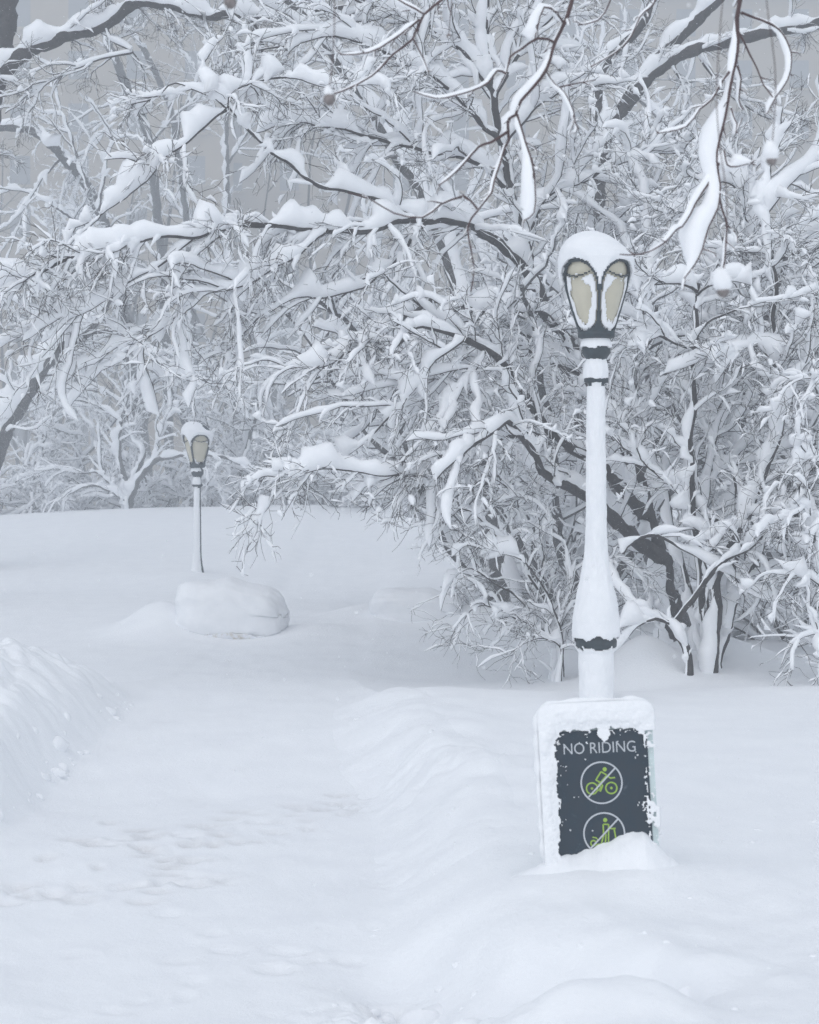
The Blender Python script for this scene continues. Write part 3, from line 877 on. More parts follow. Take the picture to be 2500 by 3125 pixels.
def proto_tree(kind, seed):
    rg = np.random.default_rng(seed)
    W, S = Bag(), Bag()
    T = Bag()
    if kind == 'tall':
        h, stems, r = 15.0, 1, 0.20
    elif kind == 'round':
        h, stems, r = 7.5, 4, 0.11
    else:
        h, stems, r = 3.4, 9, 0.045
    limbs = []
    for s in range(stems):
        a = rg.uniform(0, 6.28); lean = {'tall': .10, 'round': .45, 'shrub': .75}[kind]
        pts = [np.array([0, 0, -0.4])]
        d = np.array([math.cos(a) * lean, math.sin(a) * lean, 1.0])
        n = 7
        for k in range(n):
            d = d + rg.normal(size=3) * .16 + (np.array([math.cos(a), math.sin(a), -0.5]) * .10 if kind != 'tall' else 0)
            d /= np.linalg.norm(d)
            pts.append(pts[-1] + d * (h / n))
        P = catmull(pts, .25)
        limbs.append((P, r, r * .25))
    ws = np.array([-.15, -.45, .88]); ws /= np.linalg.norm(ws)
    for P, r0, r1 in limbs:
        K = len(P); P = P + rg.normal(size=P.shape) * .02
        R = np.linspace(r0, r1, K)
        L = np.array([np.linalg.norm(np.diff(P, axis=0), axis=1).sum()])
        W.add(*tube(P[None], R[None], 8))
        H = .12 * (.2 + wobble(1, K, L, rg, .7)) * taper_ends(K, .05)
        S.add(*snow_tube(P[None], R[None], H, 8, ws))
        big = {'tall': (1.6, 3.6), 'round': (1.0, 2.4), 'shrub': (.5, 1.2)}[kind]
        nl = {'tall': 2.4, 'round': 3.2, 'shrub': 4.0}[kind]
        tmin = {'tall': .14, 'round': .2, 'shrub': .15}[kind]
        P1, R1, L1 = grow(P[None], R[None], L, rg, nl * L[0], (35, 80), big, (.016, .04), 12, tmin, 1, .15, -.02, (0, 0, .2), .3, .6)
        W.add(*tube(P1, R1, 5))
        H1 = .10 * (.45 + .6 * wobble(len(P1), 12, L1, rg, .5)) * taper_ends(12, .06) * rg.gamma(4, .26, (len(P1), 1))
        S.add(*snow_tube(P1, R1, H1, 6, ws))
        P2, R2, L2 = grow(P1, R1, L1, rg, 7, (20, 60), (.3 * big[0], .34 * big[1]), (.006, .010), 7, .15, 1, .28, -.03, (0, 0, 0), .5, .8)
        T.add(*tube(P2, R2, 3))
        H2 = .042 * (.35 + .75 * wobble(len(P2), 7, L2, rg, .35)) * taper_ends(7, .05) * rg.gamma(4, .26, (len(P2), 1))
        H2 = H2 * np.clip((wobble(len(P2), 7, L2, rg, .28) - .32) * 5, 0, 1.2)
        S.add(*snow_tube(P2, R2, H2, 5, ws))
        P3, R3, L3 = grow(P2, R2, L2, rg, 1.2, (20, 65), (.15, .6), (.004, .006), 3, .2, 1, .25, 0, (0, 0, 0), .6, .9)
        T.add(*tube(P3, R3, 3))
        keep = rg.random(len(P3)) < .6
        H3 = .034 * wobble(len(P3), 3, L3, rg, .2) * np.array([.5, 1, .3]) * rg.gamma(1.2, .9, (len(P3), 1))
        S.add(*snow_tube(P3[keep], R3[keep], H3[keep], 4, ws))
    return W.mesh(kind + '_trunk'), T.mesh(kind + '_crown'), S.mesh(kind + '_snow')


PROTO = {}
for k_, s_ in (('tall', 101), ('round', 103), ('shrub', 107)):
    PROTO[k_] = proto_tree(k_, s_)


def place(kind, name, label, cat, px, Y, rz, sc, group, zoff=0.0):
    x = (px - HX) / F * Y
    t = thing(name, label, cat, (x, Y, gz(x, Y) + zoff), group)
    t.rotation_euler = (0, 0, math.radians(rz)); t.scale = (sc, sc, sc)
    a, b, c = PROTO[kind]
    link('trunk', a, M_FARBARK, t); link('crown', b, M_HAZETWIG, t); link('snow_cover', c, M_TREESNOW, t)
    return t


G1 = 'trees behind the lawn'
for px, Y, rz, sc, lab in (
        (-120, 58, 10, 1.0, 'pale tall tree far back at the left edge'),
        (170, 66, -30, 1.1, 'pale tall tree far back in the gap below the thick top-left limb'),
        (900, 62, 25, 1.05, 'pale tall tree far back behind the left reach of the spreading tree'),
        (1250, 52, -15, 1.0, 'pale tall tree far back behind the middle of the spreading tree'),
        (1560, 21.5, 60, .75, 'white-loaded tall tree close behind the middle of the spreading tree'),
        (1640, 46, 35, 1.0, 'pale tall tree far back above the near lamp post'),
        (2060, 40, -20, 1.0, 'pale tall tree far back behind the thick diagonal trunk'),
        (2420, 44, 15, 1.05, 'pale tall tree far back at the top right edge')):
    place('tall', 'woodland_tree', lab, 'tree', px, Y, rz, sc, G1)
for px, Y, rz, sc, lab in (
        (90, 50, 20, .95, 'rounded snowy tree low at the left edge beyond the crest'),
        (700, 51, -35, .95, 'rounded snowy tree beyond the crest just right of the far lamp post'),
        (1000, 49, 10, 1.0, 'rounded snowy tree beyond the crest behind the tip of the low limb'),
        (1660, 30, -20, .95, 'rounded snowy tree hidden behind the twiggy bush'),
        (1900, 24, 30, .85, 'rounded snowy tree close behind the near lamp post'),
        (1580, 23, 80, .66, 'small rounded snowy tree behind the lower limbs of the spreading tree'),
        (1760, 19.8, -70, .72, 'rounded snowy tree right behind the near lamp shaft'),
        (2150, 20.2, 100, .66, 'small rounded snowy tree behind the straight dark stem'),
        (2470, 21.5, 120, .78, 'rounded snowy tree behind the right edge shrub'),
        (2330, 23, -25, .9, 'rounded snowy tree close behind the many-stemmed shrub'),
        (1640, 24, 45, .85, 'rounded snowy tree behind the trunk of the spreading tree'),
        (2620, 20, 15, .9, 'rounded snowy tree cut by the right edge')):
    place('round', 'rounded_tree', lab, 'tree', px, Y, rz, sc, 'rounded snowy trees')
for px, Y, rz, sc, lab in (
        (-60, 48.5, 0, 1.0, 'snowy bush on the crest at the left edge'),
        (200, 49, 40, 1.0, 'snowy bush on the crest left of the forked tree'),
        (480, 49.5, -30, 1.1, 'snowy bush on the crest right behind the far lamp post'),
        (760, 49, 20, 1.1, 'snowy bush on the crest right of the far lamp post'),
        (1010, 48, -45, 1.1, 'snowy bush on the crest below the tip of the low limb'),
        (1240, 46, 10, 1.1, 'snowy bush on the crest behind the left edge of the twiggy bush'),
        (1760, 22, 30, .6, 'snowy bush close behind the twiggy bush'),
        (2400, 18.5, 35, .75, 'snowy bush low behind the right edge shrub')):
    place('shrub', 'snowy_bush', lab, 'bush', px, Y, rz, sc, 'snowy bushes')

# ------------------------------------------------------------------ the far wood that reads as one mass


def far_wood():
    rg = np.random.default_rng(131)
    W = Bag()
    N = 125
    x = rg.uniform(-26, 26, N); y = rg.uniform(60, 96, N)
    h = rg.uniform(9, 19, N)
    P = np.zeros((N, 9, 3)); P[:, 0] = np.stack([x, y, np.full(N, -.5)], 1)
    D = np.stack([rg.normal(size=N) * .1, rg.normal(size=N) * .1, np.ones(N)], 1)
    for k in range(1, 9):
        D = D + rg.normal(size=(N, 3)) * .08; D /= np.linalg.norm(D, axis=1, keepdims=True)
        P[:, k] = P[:, k - 1] + D * (h / 8)[:, None]
    R = rg.uniform(.07, .2, (N, 1)) * np.linspace(1, .25, 9)
    W.add(*tube(P, R, 5))
    P1, R1, L1 = grow(P, R, h, rg, 11, (25, 70), (1.2, 3.4), (.016, .035), 6, .2, 1, .18, 0, (0, 0, .2), .3, .6)
    W.add(*tube(P1, R1, 4))
    P2, R2, L2 = grow(P1, R1, L1, rg, 5, (25, 70), (.5, 1.6), (.008, .014), 4, .1, 1, .26, 0, (0, 0, 0), .5, .8)
    W.add(*tube(P2, R2, 3))
    o = link('distant_woods', W.mesh('distant_woods'), M_BARK)
    o['kind'] = 'stuff'; o['label'] = 'grey mass of distant bare woods fading into falling snow'; o['category'] = 'woods'


far_wood()

# ------------------------------------------------------------------ apartment house fading behind the wood


def box(B, x0, x1, y0, y1, z0, z1):
    v = np.array([[x0, y0, z0], [x1, y0, z0], [x1, y1, z0], [x0, y1, z0], [x0, y0, z1], [x1, y0, z1], [x1, y1, z1], [x0, y1, z1]], float)
    q = np.array([[0, 3, 2, 1], [4, 5, 6, 7], [0, 1, 5, 4], [1, 2, 6, 5], [2, 3, 7, 6], [3, 0, 4, 7]])
    B.add(v, q)


def building(name, label, x0, x1, y0, h, floors, bays):
    t = thing(name, label, 'building', (0.5 * (x0 + x1), y0, 0), 'buildings beyond the park')
    ox = 0.5 * (x0 + x1)
    B = Bag(); box(B, x0 - ox, x1 - ox, 0, 14, -2, h)
    link('wall', B.mesh('wall', smooth=False), M_STONE, t)
    B = Bag(); box(B, x0 - ox - .5, x1 - ox + .5, -.5, 14.5, h, h + .8)
    link('cornice', B.mesh('cornice', smooth=False), M_STONE, t)
    wm = None; sm = None
    fh = h / floors; bw = (x1 - x0) / bays
    B = Bag(); box(B, -.65, .65, -.04, .02, 0, fh * .55); wm = B.mesh('window', smooth=False)
    B = Bag(); box(B, -.85, .85, -.25, .0, -.18, -.003); sm = B.mesh('sill', smooth=False)
    for i in range(floors):
        for j in range(bays):
            w = link('window', wm, M_WINDOW, t); w.location = (x0 - ox + (j + .5) * bw, 0, i * fh + fh * .25)
            s = link('sill', sm, M_STONE, w)
    return t


building('apartment_building', 'pale stone apartment house barely visible through the snow at the top left', -46, -12, 112, 34, 10, 9)
building('office_building', 'grey stone block lost in the snow behind the top right trees', -14, 44, 118, 35, 10, 15)

# ------------------------------------------------------------------ park lamp posts


def lathe(B, prof, m=40, close=True):
    prof = np.asarray(prof, float)
    th = np.arange(m) * 2 * math.pi / m
    V = np.stack([prof[:, 0:1] * np.cos(th), prof[:, 0:1] * np.sin(th), np.repeat(prof[:, 1:2], m, 1)], -1)
    n = len(prof)
    idx = np.arange(n * m).reshape(n, m)
    a = idx[:-1]; b = np.roll(a, -1, 1); d = idx[1:]; c = np.roll(d, -1, 1)
    B.add(V.reshape(-1, 3), np.stack([a, b, c, d], -1).reshape(-1, 4))


def grid_mesh(X, Y, Z, keep, wrap):
    """masked grid -> (V, Q) with unused vertices dropped"""
    n, m = X.shape
    idx = np.arange(n * m).reshape(n, m)
    if wrap:
        a = idx[:-1]; b = np.roll(a, -1, 1); d = idx[1:]; c = np.roll(d, -1, 1)
        k = keep[:-1] & np.roll(keep[:-1], -1, 1) & keep[1:] & np.roll(keep[1:], -1, 1)
    else:
        a = idx[:-1, :-1]; b = idx[:-1, 1:]; d = idx[1:, :-1]; c = idx[1:, 1:]
        k = keep[:-1, :-1] & keep[:-1, 1:] & keep[1:, :-1] & keep[1:, 1:]
    Q = np.stack([a, b, c, d], -1)[k]
    V = np.stack([X, Y, Z], -1).reshape(-1, 3)
    used = np.unique(Q); mp = np.zeros(len(V), int); mp[used] = np.arange(len(used))
    return V[used], mp[Q]


def solid(o, th, off=-1):
    md = o.modifiers.new('solid', 'SOLIDIFY'); md.thickness = th; md.offset = off
    return o


R_Z = np.array([2.715, 2.79, 2.9, 3.05, 3.17, 3.25, 3.32, 3.39, 3.44, 3.46])
R_R = np.array([.128, .148, .183, .226, .246, .244, .222, .16, .07, .01])
ZB, ZT = 2.748, 3.225


def lamp(name, label, px, Y, z0, rot, seed, half, tan, cover):
    """z0: height of the post's zero above the world zero; rot: turn of the lantern; half: half angle of the plastered side"""
    x = (px - HX) / F * Y
    L = thing(name, label, 'lamp post', (x, Y, z0), 'park lamp posts')
    wa = math.atan2(-0.86, -0.5 if half < 100 else -0.22)     # direction the post is plastered from
    # iron post
    B = Bag()
    lathe(B, [(.0, -.45), (.118, -.45), (.118, .40), (.128, .43), (.148, .45), (.150, .49), (.140, .515), (.150, .56), (.155, .64), (.150, .72), (.134, .82), (.110, .92), (.088, 1.03),
              (.074, 1.15), (.067, 1.3), (.056, 2.34), (.058, 2.36), (.088, 2.375), (.090, 2.40), (.070, 2.415), (.062, 2.46), (.066, 2.53), (.090, 2.565), (.104, 2.585), (.104, 2.655), (.084, 2.668),
              (.078, 2.68), (.110, 2.69), (.134, 2.70), (.136, 2.73), (.12, 2.74), (.0, 2.74)], 32)
    link('post', B.mesh('post'), M_IRON, L)
    # lantern: ribbed iron cage with four arched openings
    m, n = 144, 72
    th = np.arange(m) * 2 * math.pi / m
    zz = np.linspace(ZB - .03, 3.46, n)
    TH, ZZ = np.meshgrid(th, zz)
    RR = np.interp(ZZ, R_Z, R_R)
    v = (ZZ - ZB) / (ZT - ZB)
    u = (((TH - rot) / (math.pi / 2)) % 1.0 - .5) * 2          # -1..1 across a bay, 0 in its middle
    wu = np.interp(v, [0, .25, .6, .85, 1], [.88, .89, .89, .84, .76])
    f = (np.abs(u / wu) ** 2.4 + np.abs(2 * v - 1) ** np.where(v < .5, 7.0, 2.8)) ** (1 / 2.4)
    bar = (f < 1.02) & (np.abs(v - (.79 + .10 * (u / .8) ** 2)) < .022)
    keep = (f > 1.0) | bar
    V, Q = grid_mesh(RR * np.cos(TH), RR * np.sin(TH), ZZ, keep, True)
    solid(link('cage', mesh_np('cage', V, Q), M_IRON, L), .016)
    B = Bag()
    lathe(B, [(max(r - .024, .005), z) for z, r in zip(np.linspace(2.79, 3.36, 24), np.interp(np.linspace(2.79, 3.36, 24), R_Z, R_R))], 40)
    link('frosted_globe', B.mesh('frosted_globe'), M_GLASS, L)
    # snow stuck to the panes, leaving ragged clear patches
    ns = fbm(TH * 9 + seed, ZZ * 16, 4, seed)
    clear = (u / (.60 * tan)) ** 2 + ((v - .44) / (.33 * tan)) ** 2 < 1 + .55 * ns
    lun = (v > .84) & (f < .97) & (ns < .45)
    stick = (f < 1.0) & ~clear & ~lun & ~bar
    lee = np.cos(TH - wa) > -.35
    r2 = RR - .012 + .004 * ns
    V, Q = grid_mesh(r2 * np.cos(TH), r2 * np.sin(TH), ZZ, stick & lee, True)
    if cover > .3:
        solid(link('pane_snow', mesh_np('pane_snow', V, Q), M_SNOW, L), .008)
    # flecks on the ribs
    rib = (f > 1.09) & (v > 0.10) & (v < .95) & (fbm(TH * 14, ZZ * 22, 3, seed + 4) > .50 - .55 * v - .1 * cover) & lee
    r3 = RR + .006
    V, Q = grid_mesh(r3 * np.cos(TH), r3 * np.sin(TH), ZZ, rib, True)
    if len(Q):
        solid(link('rib_snow', mesh_np('rib_snow', V, Q), M_SNOW, L), .008)
    # cap of snow, sagging between the bays
    zz = np.linspace(2.97, 3.475, 72)
    TH, ZZ0 = np.meshgrid(th, zz)
    v = (ZZ0 - ZB) / (ZT - ZB)
    u = (((TH - rot) / (math.pi / 2)) % 1.0 - .5) * 2
    wu = np.interp(v, [0, .25, .6, .85, 1], [.88, .89, .89, .84, .76])
    f = (np.abs(u / wu) ** 2.4 + np.abs(2 * v - 1) ** np.where(v < .5, 7.0, 2.8)) ** (1 / 2.4)
    ns = fbm(np.cos(TH) * 3 + 5, np.sin(TH) * 3 + ZZ0 * 4, 3, seed + 2)
    cz = np.array([2.96, 3.02, 3.10, 3.18, 3.26, 3.32, 3.37, 3.42, 3.455, 3.476])
    cr = np.array([.222, .238, .264, .278, .280, .264, .228, .168, .098, .0])
    RC = np.interp(ZZ0, cz, cr) * (1 + .025 * ns)
    zed = 3.0 + .23 * (1 - np.abs(u) ** 3)
    soft = sstep(0, .085, ZZ0 - zed)
    RC = (np.interp(ZZ0, R_Z, R_R) + .012) * (1 - soft) + RC * soft
    keep = ((f > 1.10 + .03 * ns) & (ZZ0 > 3.01 + .05 * ns)) | (ZZ0 > 3.252 + .012 * ns)
    sideways = (np.cos(TH - math.radians(-20)) * .035 if half > 100 else np.cos(TH - math.radians(-10)) * .06)
    ZC = ZZ0 - sideways * sstep(3.2, 3.42, ZZ0) * np.clip(RC / .2, 0, 1)
    wx, wy = math.cos(wa) * .012, math.sin(wa) * .012
    V, Q = grid_mesh(RC * np.cos(TH) + wx, RC * np.sin(TH) + wy, ZC, keep, True)
    solid(link('snow_cap', mesh_np('snow_cap', V, Q), M_SNOW, L), .03)
    # snow plastered up the post
    prof = np.array([(.118, -.2), (.118, .40), (.132, .425), (.140, .44), (.150, .515), (.158, .56), (.160, .64), (.152, .72), (.134, .82), (.110, .92), (.088, 1.03), (.074, 1.15), (.067, 1.3),
                     (.056, 2.34), (.062, 2.38), (.080, 2.40), (.083, 2.45), (.074, 2.50), (.055, 2.55), (.030, 2.575)])
    zz = np.linspace(-.2, 2.565, 400)
    th2 = wa + np.radians(np.linspace(-half, half, 84))
    TH, ZZ = np.meshgrid(th2, zz)
    base = np.interp(ZZ, prof[:, 1], prof[:, 0])
    e = np.clip((math.radians(half) - np.abs(TH - wa)) / .7, 0, 1) ** .5
    ns = fbm(TH * 2.2 + seed, ZZ * 5, 4, seed + 9)
    thick = (.006 + .008 * cover) * e * (1 + .55 * ns + .3 * fbm(TH * 6, ZZ * 24, 3, seed + 21)) + .010 * sstep(.62, .5, ZZ) * e * (ZZ > .45)
    rr = base - .004 + thick
    ragged = fbm(TH * 7, ZZ * 9, 4, seed + 12)
    keep = e > .05 + .22 * np.maximum(ragged, 0)
    keep &= ~((ZZ > .44 - .03 * fbm(TH * 2.5, ZZ * 0, 2, seed + 2)) & (ZZ < .495 + .05 * fbm(TH * 2.6, ZZ * 0, 3, seed + 3)) & (fbm(TH * 3 + 2, ZZ * 3 + 1, 2, seed + 6) > -.2))
    keep &= ~((ZZ > 2.345) & (ZZ < 2.385) & (np.abs(TH - wa - .15) > .55))
    V, Q = grid_mesh(rr * np.cos(TH), rr * np.sin(TH), ZZ, keep, False)
    solid(link('post_snow', mesh_np('post_snow', V, Q), M_SNOW, L), .01)
    # snow on the collar under the lantern
    zz = np.linspace(2.60, 2.708, 26)
    th2 = wa + np.radians(np.linspace(-half * .9, half * .9, 50))
    TH, ZZ = np.meshgrid(th2, zz)
    t = (ZZ - 2.60) / .108
    e = np.clip((math.radians(half * .9) - np.abs(TH - wa)) / .6, 0, 1) ** .5
    ns = fbm(TH * 4, ZZ * 20, 3, seed + 15)
    rr = (.110 - .034 * t ** 2.2) + .012 * e
    keep = (ZZ > 2.622 + .022 * ns) & (e > .1) & (t < .55 + .45 * e)
    V, Q = grid_mesh(rr * np.cos(TH), rr * np.sin(TH), ZZ, keep, False)
    solid(link('collar_snow', mesh_np('collar_snow', V, Q), M_SNOW, L), .012)
    return L


lamp('park_lamp', 'tall near park lamp post plastered white, two tan panes facing, beside the sign', 1820, 12.6, 0.0, math.radians(-90), 5, 122, 1.0, 1.0)
lamp('park_lamp', 'small far park lamp post on the lawn behind the snow block', 603, 29.5, -0.74, math.radians(-66 - 45), 9, 84, 1.55, .5)

# ------------------------------------------------------------------ NO RIDING sign

SY = 6.95
SK = 0.3188 / (F / SY)           # metres per close-up pixel
S0 = at(1550 + 890 * .3188, 2100 + 1000 * .3188, SY)
ROLL = math.radians(-2.6)
sign = thing('park_sign', 'dark green NO RIDING sign board half buried in snow, ice crusted round its edges', 'sign', (S0[0], SY, gz(S0[0], SY)))
sign_rot = bpy.data.objects.new('board', None)


def s2l(cx, cy):
    """close-up pixel -> board coordinates (x right, z up)"""
    x, z = (cx - 890) * SK, (1000 - cy) * SK
    c, s = math.cos(-ROLL), math.sin(-ROLL)
    return np.array([c * x + s * z, -s * x + c * z])


def rrect(w0, w1, h0, h1, r, n=10):
    pts = []
    for cx, cz, a0 in ((w1 - r, h1 - r, 0), (w0 + r, h1 - r, 90), (w0 + r, h0 + r, 180), (w1 - r, h0 + r, 270)):
        for k in range(n + 1):
            a = math.radians(a0 + 90 * k / n)
            pts.append((cx + r * math.cos(a), cz + r * math.sin(a)))
    return pts


def slab(name, outline, y0, y1, mat, parent):
    """flat plate in the board plane, y0 (back) .. y1 (front, smaller y is nearer the viewer)"""
    import bmesh
    bm = bmesh.new()
    a = [bm.verts.new((x, y1, z)) for x, z in outline]
    b = [bm.verts.new((x, y0, z)) for x, z in outline]
    bm.faces.new(a); bm.faces.new(b[::-1])
    n = len(a)
    for i in range(n):
        bm.faces.new((a[i], b[i], b[(i + 1) % n], a[(i + 1) % n]))
    bmesh.ops.recalc_face_normals(bm, faces=bm.faces)
    me = bpy.data.meshes.new(name); bm.to_mesh(me); bm.free()
    return link(name, me, mat, parent)


def stroke(B, pts, w, y0, y1, closed=False):
    """ribbon of width w along pts (board coordinates) with a little thickness"""
    pts = np.asarray(pts, float)
    n = len(pts)
    if closed:
        d = np.roll(pts, -1, 0) - np.roll(pts, 1, 0)
    else:
        d = np.gradient(pts, axis=0)
    d /= np.linalg.norm(d, axis=1, keepdims=True) + 1e-9
    nrm = np.stack([-d[:, 1], d[:, 0]], 1) * w / 2
    A, C = pts + nrm, pts - nrm
    V = np.concatenate([np.c_[A[:, 0], np.full(n, y1), A[:, 1]], np.c_[C[:, 0], np.full(n, y1), C[:, 1]],
                        np.c_[A[:, 0], np.full(n, y0), A[:, 1]], np.c_[C[:, 0], np.full(n, y0), C[:, 1]]])
    q = []
    for i in range(n if closed else n - 1):
        j = (i + 1) % n
        q += [[i, j, n + j, n + i], [i, 2 * n + i, 2 * n + j, j], [n + i, n + j, 3 * n + j, 3 * n + i]]
    B.add(V, np.array(q))


def circ(cx, cy, r, n=40):
    c = s2l(cx, cy)
    a = np.arange(n) * 2 * math.pi / n
    return np.c_[c[0] + r * SK * np.cos(a), c[1] + r * SK * np.sin(a)]


def L2(*p):
    return np.array([s2l(*q) for q in p])


def dense(p, n=8):
    out = []
    for i in range(len(p) - 1):
        for k in range(n):
            out.append(p[i] + (p[i + 1] - p[i]) * k / n)
    out.append(p[-1])
    return np.array(out)


# the tilted frame of the board: all parts are placed with the same transform
def on_board(o):
    o.parent = sign
    o.location = (0, 0, S0[2] - sign.location[2])
    o.rotation_euler = (math.radians(-5), -ROLL * -1.0, 0)
    return o


bpy.data.objects.remove(sign_rot)
on_board(slab('back_board', rrect(-.232, .222, -.36, .352, .035), .030, 0.0, M_BACK, None))
on_board(slab('panel', rrect(-.192, .198, -.33, .25, .045), -.0015, -.005, M_PANEL, None))
YF0, YF1 = -.0052, -.0068
cu = bpy.data.curves.new('text', 'FONT'); cu.body = 'NO RIDING'; cu.align_x = 'CENTER'; cu.align_y = 'CENTER'
cu.size = 1.0; cu.offset = -0.004; cu.extrude = 0.0; cu.resolution_u = 6
to = bpy.data.objects.new('text', cu); COL.objects.link(to)
dg = bpy.context.evaluated_depsgraph_get(); dg.update()
tm = bpy.data.meshes.new_from_object(to.evaluated_get(dg))
co = np.zeros(len(tm.vertices) * 3, np.float32); tm.vertices.foreach_get('co', co); co = co.reshape(-1, 3)
mn, mx = co.min(0), co.max(0)
c = s2l(880, 572)
wt, ht = 690 * SK, 104 * SK
new = np.stack([(co[:, 0] - (mn[0] + mx[0]) / 2) / (mx[0] - mn[0]) * wt + c[0], np.full(len(co), YF1), (co[:, 1] - (mn[1] + mx[1]) / 2) / (mx[1] - mn[1]) * ht + c[1]], 1)
tm.vertices.foreach_set('co', new.astype(np.float32).ravel()); tm.update()
bpy.data.objects.remove(to)
lt = on_board(link('lettering', tm, M_WHITEINK)); lt['label'] = 'white words NO RIDING'

SW = 13 * SK
for (rx, ry, rad, s0, s1) in ((897, 905, 195, (1025, 768), (770, 1042)), (918, 1385, 194, (1047, 1250), (790, 1522))):
    B = Bag(); stroke(B, circ(rx, ry, rad, 64), SW * 1.1, YF0, YF1, True)
    on_board(link('ring', B.mesh('ring', smooth=False), M_WHITEINK))
    B = Bag(); stroke(B, L2(s0, s1), SW * 1.1, YF0 - .002, YF1 - .002)
    on_board(link('slash', B.mesh('slash', smooth=False), M_WHITEINK))
# cyclist
B = Bag()
for c_ in ((805, 960), (990, 955)):
    stroke(B, circ(*c_, 53, 36), SW, YF0, YF1, True)
    stroke(B, circ(*c_, 6, 10), SW, YF0, YF1, True)
stroke(B, circ(928, 778, 10, 16), 20 * SK, YF0, YF1, True)
stroke(B, dense(L2((893, 800), (947, 832), (888, 903), (842, 880), (893, 800))), SW, YF0, YF1)
stroke(B, dense(L2((938, 832), (983, 862), (1026, 855))), SW, YF0, YF1)
stroke(B, dense(L2((868, 900), (907, 932), (884, 990))), SW, YF0, YF1)
stroke(B, dense(L2((860, 920), (890, 940), (868, 985))), SW * .8, YF0, YF1)
cyc = on_board(link('cyclist_pictogram', B.mesh('cyclist_pictogram', smooth=False), M_GREENINK)); cyc['label'] = 'green cyclist outline struck out'
# scooter rider
B = Bag()
stroke(B, circ(928, 1258, 10, 16), 20 * SK, YF0, YF1, True)
stroke(B, dense(L2((908, 1298), (960, 1298), (958, 1475))), SW, YF0, YF1)
stroke(B, dense(L2((908, 1298), (912, 1400), (890, 1482))), SW, YF0, YF1)
stroke(B, dense(L2((934, 1385), (928, 1482))), SW, YF0, YF1)
stroke(B, dense(L2((958, 1310), (985, 1340), (1028, 1335))), SW, YF0, YF1)
stroke(B, dense(L2((1012, 1338), (1032, 1450))), SW, YF0, YF1)
stroke(B, dense(L2((830, 1489), (1030, 1476))), SW, YF0, YF1)
stroke(B, dense(L2((805, 1420), (838, 1424), (858, 1446))), SW * .8, YF0, YF1)
stroke(B, circ(814, 1476, 25, 24), SW, YF0, YF1, True)
stroke(B, circ(1040, 1466, 25, 24), SW, YF0, YF1, True)
scoo = on_board(link('scooter_pictogram', B.mesh('scooter_pictogram', smooth=False), M_GREENINK)); scoo['label'] = 'green scooter rider outline struck out'


def sign_crust():
    nu, nv = 170, 250
    X, Z = np.meshgrid(np.linspace(-.240, .230, nu), np.linspace(-.34, .360, nv))
    rad = lambda x, z, cx, cz, hx, hz, r: np.hypot(np.maximum(np.abs(x - cx) - hx + r, 0), np.maximum(np.abs(z - cz) - hz + r, 0)) - r + np.minimum(np.maximum(np.abs(x - cx) - hx + r, np.abs(z - cz) - hz + r), 0)
    n1 = fbm(X * 26, Z * 26, 4, 71); n2 = fbm(X * 90, Z * 90, 3, 73); n3 = fbm(X * 55, Z * 30, 3, 79)
    d = rad(X, Z, .004, -.022, .178, .276, .05)            # clear window in the crust
    d = d + .014 * n1 + .008 * n2
    outer = -rad(X, Z, -.005, -.0, .234, .36, .045)
    # spatter stuck to the panel
    n4 = fbm(X * 160, Z * 160, 2, 77)
    spat = (n4 + .45 * n1 > .86 - .4 * np.exp(-np.maximum(-d, 0) / .03)) | (n2 + .6 * n3 > .92 - .55 * np.exp(-np.maximum(-d, 0) / .05))
    tongue = np.exp(-((X - .02) / .026) ** 2 - ((Z - .240) / .034) ** 2) - .35 + .3 * n1
    t = np.where(d > 0, .004 + .013 * sstep(0, .05, d) * np.maximum(.15, 1 + .7 * n1 + .15 * n2), np.where(spat, .0025, -1))
    t = np.where((d <= 0) & (tongue > 0), .007, t)
    # the right border stays thinly frosted so that the pale board shows
    thin = (X > .19) & (n1 + n2 < .15) & (Z < .24)
    t = np.where(thin, -1, t)
    t = np.where(outer < 0, -1, t)
    edge = np.clip(outer / .03, 0, 1) ** .5
    Yy = -.0072 - np.maximum(t, 0) * (.35 + .65 * edge)
    V, Q = grid_mesh(X, Yy, Z, t > 0, False)
    o = on_board(link('snow_crust', mesh_np('snow_crust', V, Q), M_SNOW))
    solid(o, .006, 1)
    # roll of snow along the top and left edges
    B = Bag()
    pts = np.array([(-.236, -.30), (-.242, -.1), (-.243, .1), (-.240, .27), (-.222, .335), (-.16, .360), (0, .366), (.12, .364), (.19, .356), (.222, .325), (.232, .26)])
    P = catmull(np.c_[pts[:, 0], np.full(len(pts), .008), pts[:, 1]], .02)
    K = len(P)
    R = .017 + .013 * fbm(np.arange(K) * .45, np.zeros(K), 4, 83)
    R = R * taper_ends(K, .08)
    B.add(*tube(P[None], R[None], 10, ref=np.array([0, -1., 0.1])))
    on_board(link('edge_snow', B.mesh('edge_snow'), M_SNOW))


sign_crust()


